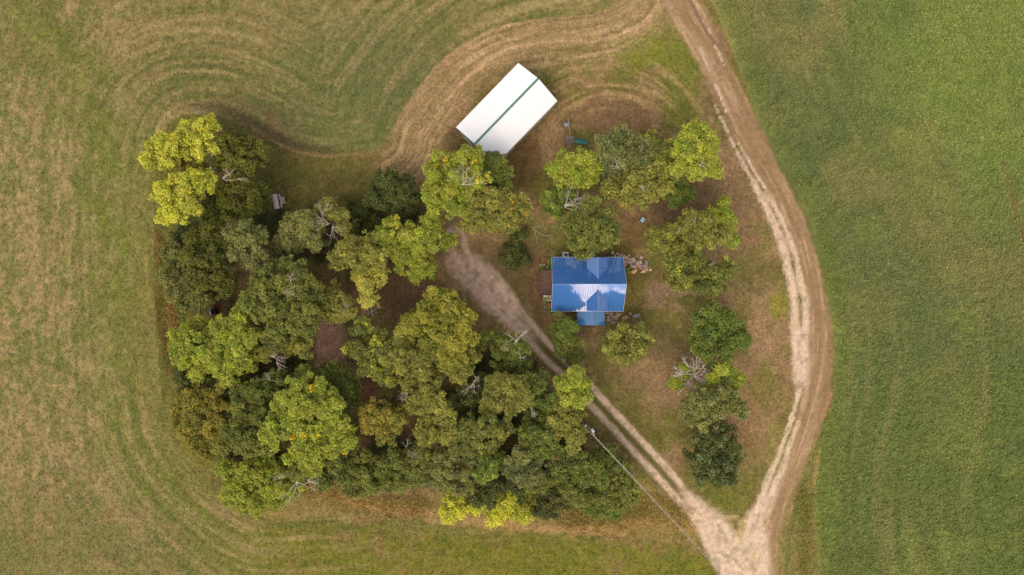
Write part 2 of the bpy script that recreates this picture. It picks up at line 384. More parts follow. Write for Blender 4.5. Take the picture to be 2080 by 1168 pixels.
    # straw verge
    for pl, wd, c_, st in [([(620, 985), (690, 1012), (800, 1035), (930, 1058), (1060, 1072), (1200, 1080), (1320, 1060), (1420, 1080)], 16, (166, 136, 86), .8), ([(720, 1060), (840, 1040), (1000, 1056), (1120, 1068), (1260, 1090)], 13, (152, 122, 80), .7),
                           ([(1300, 1000), (1330, 1030), (1370, 1060)], 34, (146, 124, 72), .7), ([(322, 470), (322, 560), (322, 640), (335, 700), (345, 760)], 8, (128, 96, 60), .6), ([(345, 620), (350, 670)], 18, (142, 110, 66), .8),
                           ([(420, 930), (470, 975), (520, 1005)], 9, (150, 122, 84), .5)]:
        d, _, _ = pdist(px, py, catmull(pl), 90); mix(c_, sst(wd, wd * .3, d + wd * 1.1 * (n2 - .5)) * st * (.6 + .4 * sst(.3, .6, n4)))
    # lower right verge
    vg = (py > 860) & yard & (px > 1560); ym((122, 118, 60), vg * .8); ym((146, 120, 80), vg * sst(.5, .7, n2) * .5)
    ym((86, 98, 42), sst(16, 3, np.abs(sC - 0) + 8 * (n2 - .5)) * .0)
    # --- dirt road (outer worn band) and gravel
    road = catmull([(1330, -160), (1352, -60), (1385, 10), (1430, 90), (1478, 190), (1532, 290), (1588, 385), (1625, 470), (1652, 570), (1662, 660), (1662, 740), (1648, 830), (1620, 920), (1590, 1000), (1568, 1080), (1562, 1180), (1560, 1400)])
    dR, sR, aR = pdist(px, py, road); rut = vn(sR, aR, 5.5, 91, 90) * .55 + vn(sR, aR, 2.6, 92, 30) * .45
    wR = 34 - 12 * sst(700, 1050, py) + 10 * sst(120, 0, py)
    rb_ = sst(1.0, .62, (dR + 14 * (n2 - .5)) / wR)
    mix((166, 135, 99), rb_ * .9); mix((200, 168, 132), rb_ * sst(.48, .8, rut) * .8); mix((134, 108, 66), rb_ * sst(.42, .15, rut) * .6)
    rk = sst(.62, .85, n4) * sst(9, 2, np.abs(sR + 20) + 6 * (n2 - .5))
    mix((126, 98, 76), rk * .6)
    # gravel of the loop road
    G = np.zeros(px.shape)
    for pl, w0, w1 in [([(1478, 265), (1500, 315), (1530, 370)], 2.5, 4.5), ([(1530, 370), (1565, 440), (1592, 510), (1606, 570), (1612, 600)], 7, 9), ([(1548, 372), (1590, 452), (1615, 515), (1628, 580), (1636, 610)], 4, 8), ([(1500, 290), (1530, 345), (1548, 372)], 2, 3.2),
                       ([(1614, 595), (1614, 650), (1618, 700), (1624, 772)], 8, 13), ([(1634, 600), (1636, 650), (1634, 700), (1632, 770)], 7, 11), ([(1622, 680), (1626, 730), (1628, 768)], 16, 17),
                       ([(1612, 850), (1594, 890), (1580, 930), (1560, 975), (1545, 1020), (1525, 1060)], 3, 11), ([(1622, 858), (1606, 900), (1592, 945), (1572, 990), (1556, 1030), (1538, 1060), (1520, 1090), (1512, 1180)], 4, 16), ([(1532, 1050), (1545, 1100), (1550, 1180), (1552, 1300)], 15, 22),
                       ([(1628, 765), (1618, 815), (1600, 875)], 7, 3), ([(1422, 100), (1450, 165), (1475, 225)], 1.8, 3), ([(1452, 215), (1480, 270)], 2, 3), ([(1440, 60), (1470, 130)], 1.2, 1.5)]:
        c_ = catmull(pl); d, s_, a = pdist(px, py, c_, 60); L = a.max() or 1; wd = w0 + (w1 - w0) * a / L
        G = np.maximum(G, sst(1.45, .45, (d + 6 * (n4 - .5) + 6 * (n2 - .5)) / wd))
    # gravel drive from the house to the fork
    drive = catmull([(925, 478), (938, 520), (965, 560), (1010, 600), (1060, 655), (1110, 712), (1165, 765), (1230, 836), (1290, 900), (1350, 965), (1405, 1030), (1450, 1090), (1492, 1150), (1520, 1190), (1560, 1300)])
    dD, sD, aD = pdist(px, py, drive)
    t = sst(1040, 1130, px)
    for off in (-13, 13):
        G = np.maximum(G, sst(8.6, 4.2, np.abs(sD - off) + 4 * (n4 - .5) + 3 * (n2 - .5)) * sst(1400, 1380, px + 0 * py))
    mid = sst(0, 1, t) * sst(1410, 1360, px)
    G2 = sst(1.2, .6, (dD + 10 * (n2 - .5)) / (36 - 18 * sst(1000, 1090, px) + 22 * sst(1380, 1480, px))) * (1 - mid)
    G2 *= sst(500, 545, py)
    G = np.maximum(G, G2)
    tri = inpoly(px, py, [(1390, 1000), (1430, 1045), (1500, 1048), (1550, 1060), (1552, 1168), (1470, 1168)])
    mix((182, 158, 112), tri * sst(.25, .6, n2) * .8)
    gcol = lin((222, 194, 164)) * (1 - sst(1150, 900, px)[..., None]) + lin((204, 172, 148)) * sst(1150, 900, px)[..., None]
    gst = vn(np.minimum(np.abs(sD), 900) * np.sign(sD), aD, 3.4, 95, 26) * (dD < dR) + vn(sR, aR, 3.4, 96, 26) * (dD >= dR)
    gcol = gcol * (.84 + .12 * n5[..., None] + .22 * gst[..., None]); gcol = gcol * (1 - (.35 * sst(.72, .9, gst))[..., None] * np.array([.3, .35, .55])); GG = (G * (.62 + .38 * sst(.2, .5, n4 * .6 + gst * .4)))[..., None]; C = C * (1 - GG) + gcol * GG
    shoulder = sst(30, 14, dD) * (px > 1040) * (1 - G); mix((112, 92, 66), shoulder * .5)
    mix((92, 90, 44), sst(5.5, 2, dD + 3 * (n2 - .5)) * mid * (1 - G) * .8)
    # secondary tracks beside the crop
    for pl, wd, c_ in [([(1686, 800), (1668, 860), (1652, 930), (1636, 975), (1612, 1025), (1600, 1090), (1590, 1168)], 6, (160, 122, 92)), ([(1402, 0), (1432, 60), (1470, 105)], 5, (134, 106, 84)), ([(1450, 60), (1475, 95), (1485, 110)], 4, (140, 104, 84)),
                       ([(1665, 915), (1655, 980)], 3, (162, 130, 84))]:
        d, _, _ = pdist(px, py, catmull(pl), 60); mix(c_, sst(wd, wd * .4, d + 5 * (n2 - .5)) * .85)
    mix((92, 102, 44), sst(9, 3, np.abs(dR - 34) + 6 * (n2 - .5)) * (sR < 0) * (py > 850) * 1.0 * .7)
    # --- crop
    Cc = np.zeros_like(C); Cc[:] = o((100, 105, 62)); Cy = C; C = Cc
    mix((122, 113, 72), sst(.38, .60, n3) * sst(1000, 300, py) * .8)
    mix((94, 103, 56), sst(.42, .62, fbm(px, py, 130, 101, 4)) * .6)
    mix((96, 105, 51), sst(600, 1000, py) * .55)
    tr = sst(420, 120, np.hypot((px - 2040) / 1.0, (py - 90) / 1.2) + 120 * (n1 - .5)); mix((118, 129, 61), tr * .7)
    mix((112, 118, 56), sst(60, 8, dC + 30 * (n1 - .5)) * .5)
    rows = vn(dC + 20 * (n1 - .5), aC, 13, 103, 380); mix((134, 122, 80), sst(.55, .9, rows) * sst(520, 250, dC) * .38)
    rows2 = vn(dC + 6 * (n1 - .5), aC, 4.2, 107, 160); mix((124, 120, 74), sst(.5, .85, rows2) * .22)
    mix((124, 126, 64), sst(.60, .74, fbm(px, py, 90, 105, 4)) * .35)
    mix((86, 96, 56), sst(.60, .74, fbm(px, py, 110, 106, 4)) * .4)
    gull = catmull([(2030, 330), (2046, 380), (2056, 430), (2068, 470), (2080, 540), (2090, 700)]); d, _, _ = pdist(px, py, gull, 60); mix((118, 88, 62), sst(4.5, 1.5, d + 4 * (n4 - .5)) * .85)
    ce = sst(-3, 4, -sC + 6 * (n4 - .5)) if sC[crop].mean() < 0 else sst(-3, 4, sC + 6 * (n4 - .5))
    C = Cy * (1 - ce[..., None]) + C * ce[..., None]
    C = C * (.88 + .24 * n4[..., None])
    cls = np.where(crop, 2, np.where(yard, 0, 1))
    cls = np.where((rb_ > .5) | ((G > .5) & (px > 1400)), 3, cls); cls = np.where((G > .5) & (px <= 1500) & (dD < 60), 4, cls)
    cls = np.where((cls != 2) & (dD < 24) & (px > 1050) & (px < 1400), 4, cls)
    return C, cls, dict(crop=crop, yard=yard, dC=dC, G=G, rb=rb_, grove=grove, dD=dD)
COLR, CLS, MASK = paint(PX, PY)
GAIN = 1.0
gg = np.where(CLS == 1, .94 - .05 * sst(900, 1050, PY) - .08 * sst(350, 150, PY), 1.0) * np.where(CLS == 2, 1.0, 1.0) * (1 - .25 * np.clip(MASK['G'] + MASK['rb'], 0, 1))
COLR = np.clip(COLR * gg[..., None] * np.where((CLS == 2)[..., None], np.array([1.02, 1.08, 0.98]), 1.0), 0, 1)
Z = .05 * (fbm(X, Y, 5, 201, 3) - .5) - .04 * MASK['G'] - .03 * MASK['rb']
Z = Z + np.where(MASK['crop'], sst(0, 10, MASK['dC']) * (.18 + .22 * vn(X, Y, .45, 203)), 0)
nx, ny = X.shape
VV = np.stack([X, Y, Z], -1).reshape(-1, 3); CC = COLR.reshape(-1, 3)
ii, jj = np.meshgrid(np.arange(nx - 1), np.arange(ny - 1), indexing='ij')
F = np.stack([ii * ny + jj, (ii + 1) * ny + jj, (ii + 1) * ny + jj + 1, ii * ny + jj + 1], -1).reshape(-1, 4)
fc = CLS[:-1, :-1].reshape(-1)
for k, nm, mt in [(0, 'ground', 'yard'), (1, 'field', 'hay'), (2, 'crop_field', 'crop'), (3, 'dirt_road', 'gravel'), (4, 'driveway', 'gravel')]:
    f = F[fc == k]; used, inv = np.unique(f, return_inverse=True)
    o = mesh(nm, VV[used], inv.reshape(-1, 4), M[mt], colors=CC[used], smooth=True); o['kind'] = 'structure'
# land beyond, out to the horizon
B = 2500.0
ov = [(-B, -B, 0), (B, -B, 0), (B, B, 0), (-B, B, 0), (GX0, GY0, 0), (GX1, GY0, 0), (GX1, GY1, 0), (GX0, GY1, 0)]
oc = np.array([lin((126, 118, 66)) if v_[0] < 0 else lin((100, 106, 60)) for v_ in ov])
o = mesh('surrounding_ground', ov, np.array([(0, 1, 5, 4), (1, 2, 6, 5), (2, 3, 7, 6), (3, 0, 4, 7)]), M['hay'], colors=oc); o['kind'] = 'structure'

def colat(x, y):
    i = np.clip(((x - GX0) / GS).astype(int), 0, nx - 1); j = np.clip(((y - GY0) / GS).astype(int), 0, ny - 1); return COLR[i, j], i, j
def leafquads(pos, nrm, size, asp=.6):
    """rhombic leaf sprays: (N,3) centres, normals and (N,) sizes -> verts, faces"""
    n = len(pos); rv = NR.normal(size=(n, 3)); t = np.cross(nrm, rv); t /= np.linalg.norm(t, axis=1)[:, None] + 1e-9
    b = np.cross(nrm, t); a = (asp * (.7 + .6 * NR.random(n)))[:, None]; s_ = size[:, None]
    fold = nrm * s_ * .14
    v = np.stack([pos - t * s_, pos - b * s_ * a + fold, pos + t * s_, pos + b * s_ * a + fold], 1).reshape(-1, 3)
    return v, np.arange(n * 4).reshape(-1, 4)
def unit(v): return v / (np.linalg.norm(v, axis=-1, keepdims=True) + 1e-9)
def tufts(name, sel, n, size, up, zlo, zhi, vr, label_kind='stuff', gain=1.0, xr=(-75, 75), yr=(-45, 45)):
    x = NR.uniform(*xr, n); y = NR.uniform(*yr, n); c, i, j = colat(x, y)
    keep = sel(i, j, x, y); x = x[keep]; y = y[keep]; c = c[keep]; i = i[keep]; j = j[keep]; m_ = len(x)
    z = Z[i, j] + zlo + (zhi - zlo) * NR.random(m_); nr_ = unit(NR.normal(size=(m_, 3)) * np.array([1, 1, .6]) + np.array([0, 0, up]))
    sz = size * (.6 + .8 * NR.random(m_)); v, f = leafquads(np.stack([x, y, z], 1), nr_, sz, .45)
    cc = c * gain * (1 - vr + 2 * vr * NR.random((m_, 1))) * (1 + .12 * (NR.random((m_, 3)) - .5))
    o = mesh(name, v, f, M['blade'], colors=np.repeat(np.clip(cc, 0, 1), 4, 0)); o['kind'] = 'stuff'; o['label'] = label_kind
    return o
Gm, rbm = MASK['G'], MASK['rb']
tufts('crop_leaves', lambda i, j, x, y: (CLS[i, j] == 2) & (MASK['dC'][i, j] > 5 * NR.random(len(x))), 190000, .14, 1.9, .1, .32, .26, 'low leafy green crop covering the right field', 1.4, xr=(18, 78))
tufts('hay_grass', lambda i, j, x, y: (CLS[i, j] == 1), 150000, .12, 1.7, .02, .10, .30, 'short mown hay and weeds on the left field', 1.25, xr=(-75, 30))
tufts('yard_grass', lambda i, j, x, y: (CLS[i, j] == 0) & (Gm[i, j] < .3) & (rbm[i, j] < .3), 150000, .10, .8, .01, .08, .42, 'thin dry grass over the farmyard', 1.2, xr=(-50, 50))
exec_after = True

# ------------------------------------------------------------------ trees
PAL = dict(  # leaf albedo, written as the sRGB the top leaves show
    lime=((168, 168, 52), (134, 144, 46)), yellow=((170, 170, 46), (136, 146, 42)), ygreen=((136, 146, 48), (104, 124, 44)), olive=((126, 126, 60), (92, 98, 46)),
    gold=((126, 114, 42), (92, 96, 40)), green=((98, 112, 48), (68, 84, 38)), mid=((106, 114, 52), (78, 90, 44)), grey=((112, 116, 68), (82, 92, 54)), dark=((84, 92, 48), (54, 64, 34)),
    darkolive=((96, 98, 34), (64, 74, 30)), sage=((112, 116, 76), (72, 88, 54)), pale=((168, 160, 76), (132, 134, 58)), vivid=((94, 114, 48), (72, 92, 40)), bush=((80, 90, 52), (58, 72, 38)), gyellow=((136, 130, 42), (92, 104, 40)))
LG = 1.75
OLV = lin((112, 108, 46))
def limb(mb, a, b, r0, r1, wob=.25, n=5, sides=5):
    a = Vector(a); b = Vector(b); L = (b - a).length; pts = []
    o1 = Vector((rnd.uniform(-1, 1), rnd.uniform(-1, 1), rnd.uniform(-.5, .8))) * L * wob * .5
    for i in range(n + 1):
        t = i / n; p = a.lerp(b, t) + o1 * math.sin(math.pi * t)
        if 0 < i < n: p += Vector((rnd.uniform(-1, 1), rnd.uniform(-1, 1), rnd.uniform(-1, 1))) * L * .03
        pts.append(p)
    mb.tube(pts, [r0 + (r1 - r0) * i / n for i in range(n + 1)], sides, False)
    return pts
def twigs(mb, p, d, L, r, depth, spread=.7, kids=3):
    """forking bare branch"""
    d = d.normalized(); pts = [p]; q = p
    for i in range(4):
        d = (d + Vector((rnd.gauss(0, .16), rnd.gauss(0, .16), rnd.gauss(0, .10)))).normalized(); q = q + d * (L / 4); pts.append(q)
    mb.tube(pts, [r * (1 - .16 * i) for i in range(5)], 5 if r > .04 else 4, False)
    if depth <= 0: return
    for k in range(kids):
        s_ = pts[rnd.choice((2, 3, 4, 4))] if k else pts[-1]
        nd = (d + Vector((rnd.gauss(0, spread), rnd.gauss(0, spread), rnd.gauss(.05, spread * .5)))).normalized()
        twigs(mb, s_, nd, L * rnd.uniform(.5, .78), r * rnd.uniform(.45, .62), depth - 1, spread, kids)
UNDER = []
def foliage(lobes, pal, density=1.0, leaf=.125, clump=.44, tip=None, bottom=-.1, spec2=None, vary=.30):
    """lobes: list of world (x,y,z_top,r); returns leaf mesh arrays"""
    tw = np.array([1.05, 1.0, .90]); c1_, c2_ = lin(PAL[pal][0]) * LG * tw, lin(PAL[pal][1]) * LG * .9 * tw
    CN, CR, CCo = [], [], []
    L2 = []
    for (x, y, zt, r) in lobes:      # ragged outline: smaller lobes thrown out round every limb end
        L2.append((x, y, zt - r * .55, r * .80))
        for q in range(9):
            a = rnd.uniform(0, math.tau); u_ = math.sqrt(rnd.uniform(.04, 1.25)); rs = r * rnd.uniform(.30, .46)
            L2.append((x + math.cos(a) * r * .92 * u_, y + math.sin(a) * r * .92 * u_, max(zt - r * (.75 * u_ * u_) + r * rnd.uniform(-.30, .22), rs), rs))
    lobes = L2
    for (x, y, zt, r) in lobes:
        hz = r * .95; cz = zt - hz; k = max(5, int(3.9 * (r / clump) ** 2 * density))
        d = unit(NR.normal(size=(k * 2, 3))); d = d[d[:, 2] > bottom][:k]; k = len(d)
        nz_ = .72 + .38 * NR.random(k) + .22 * (vn(d[:, 0] * 2 + x, d[:, 1] * 2 + y, .7, 301) - .5)
        p = np.stack([x + d[:, 0] * r * nz_, y + d[:, 1] * r * nz_, cz + d[:, 2] * hz * nz_], 1)
        keep = vn(p[:, 0], p[:, 1], 1.0, 303) > .15
        p = p[keep]; d = d[keep]; k = len(p)
        lobe_t = NR.random(); t = np.clip(.75 * lobe_t + .5 * NR.random(k) - .1 + .35 * (vn(p[:, 0], p[:, 1], 1.6, 305) - .5), 0, 1)[:, None]
        c = c1_ * (1 - t) + c2_ * t
        mxx = (NR.random((k, 1)) ** 1.3 * .75); c = c * (1 - mxx) + OLV * c.mean() / OLV.mean() * mxx
        c = c * (1 - vary / 2 + vary * NR.random((k, 1)))
        if tip:
            tm = NR.random(k) < tip[1]; c[tm] = c[tm] * .5 + .5 * lin(tip[0]) * LG * (.8 + .4 * NR.random((tm.sum(), 1)))
        CN.append(p); CR.append(clump * (.6 + .7 * NR.random(k))); CCo.append(c)
    CN = np.concatenate(CN); CR = np.concatenate(CR); CCo = np.concatenate(CCo)
    m_ = np.maximum(10, (62 * (CR / .62) ** 2 * (.15 / leaf) ** 1.7).astype(int)); idx = np.repeat(np.arange(len(CN)), m_); n = len(idx)
    d = unit(NR.normal(size=(n, 3)) + np.array([0, 0, .25])); rr = NR.random((n, 1)) ** .45
    pos = CN[idx] + d * rr * CR[idx][:, None] * np.array([1, 1, .72])
    nr_ = unit(d * .6 + np.array([0, 0, .55]) + NR.normal(size=(n, 3)) * .45)
    sz = leaf * (.6 + .8 * NR.random(n)); v, f = leafquads(pos, nr_, sz, .62)
    cc = CCo[idx] * (1 - vary * .8 + vary * 1.6 * NR.random((n, 1))) * (1 + .14 * (NR.random((n, 3)) - .5))
    return v, f, np.repeat(np.clip(cc, 0, 1), 4, 0), CN
def tree(label, pal, h, L, name='leafy_tree', cat='tree', density=1.0, leaf=.125, clump=.44, tip=None, dead=None, group='trees of the farmyard', drop=.35, bottom=-.15, trunk=True, vary=.30):
    """L: lobes in photo pixels (x, y, r[, dz])"""
    cx = sum(l[0] * l[2] for l in L) / sum(l[2] for l in L); cy = sum(l[1] * l[2] for l in L) / sum(l[2] for l in L)
    W = []
    for l in L:
        dz = l[3] if len(l) > 3 else 0; dist = math.hypot(l[0] - cx, l[1] - cy) * S
        z = h + dz - drop * dist * .6 + rnd.uniform(-.5, .5); z = max(z, l[2] * S * 1.2)
        p = P(l[0], l[1], z - .6); W.append((p.x, p.y, z, l[2] * S * (H - z) / H * 1.02))
    b = P(cx, cy, h * .6); base = Vector((b.x, b.y, 0))
    root = empty(name, base, label, cat, group)
    v, f, c, CN = foliage(W, pal, density, leaf, clump, tip, bottom, vary=vary)
    mesh('crown', v, f, M['leaf'], root, colors=c)
    mb = MB(); r0 = .10 + .018 * h
    fork = base + Vector((rnd.uniform(-.3, .3), rnd.uniform(-.3, .3), h * .32))
    mb.tube([base - Vector((0, 0, .15)), base + Vector((0, 0, .35)), base.lerp(fork, .6), fork], [r0 * 1.5, r0 * 1.05, r0 * .92, r0 * .85], 8)
    for (x, y, z, r) in W:
        top = Vector((x, y, z - r * .8)); pts = limb(mb, fork, top, r0 * .5, r0 * .18)
        for k in range(6):
            q = CN[rnd.randrange(len(CN))]; q = Vector(q)
            if (q - top).length < r * 1.8: limb(mb, pts[rnd.choice((3, 4, 5))], q, r0 * .2, .02, .3, 4, 4)
    if trunk: mb.build('trunk', M['bark'], root)
    for dd in dead or []:      # (px, py, z, dx, dy, length, radius, depth)
        m2 = MB(); px_, py_, z_, dx, dy, Ln, rr, dp = dd; rr *= 1.1; z_ += .25; p = P(px_, py_, z_)
        start = fork.lerp(p, .55); limb(m2, start, p, rr * 1.25, rr, .12, 3)
        n_ = 4
        for k in range(n_):
            a = (k - (n_ - 1) / 2) * .42
            v2 = Vector((dx * math.cos(a) - dy * math.sin(a), dx * math.sin(a) + dy * math.cos(a), rnd.uniform(.0, .5)))
            twigs(m2, p, v2, Ln * rnd.uniform(.45, .62), rr * .75, dp, .55)
        m2.build('bare_branch', M['palewood' if Ln > 2.4 or (px_ > 1040 and dp > 1) else 'deadwood'], root)
    UNDER.append((base.x, base.y, max(l[2] for l in L) * S))
    return root

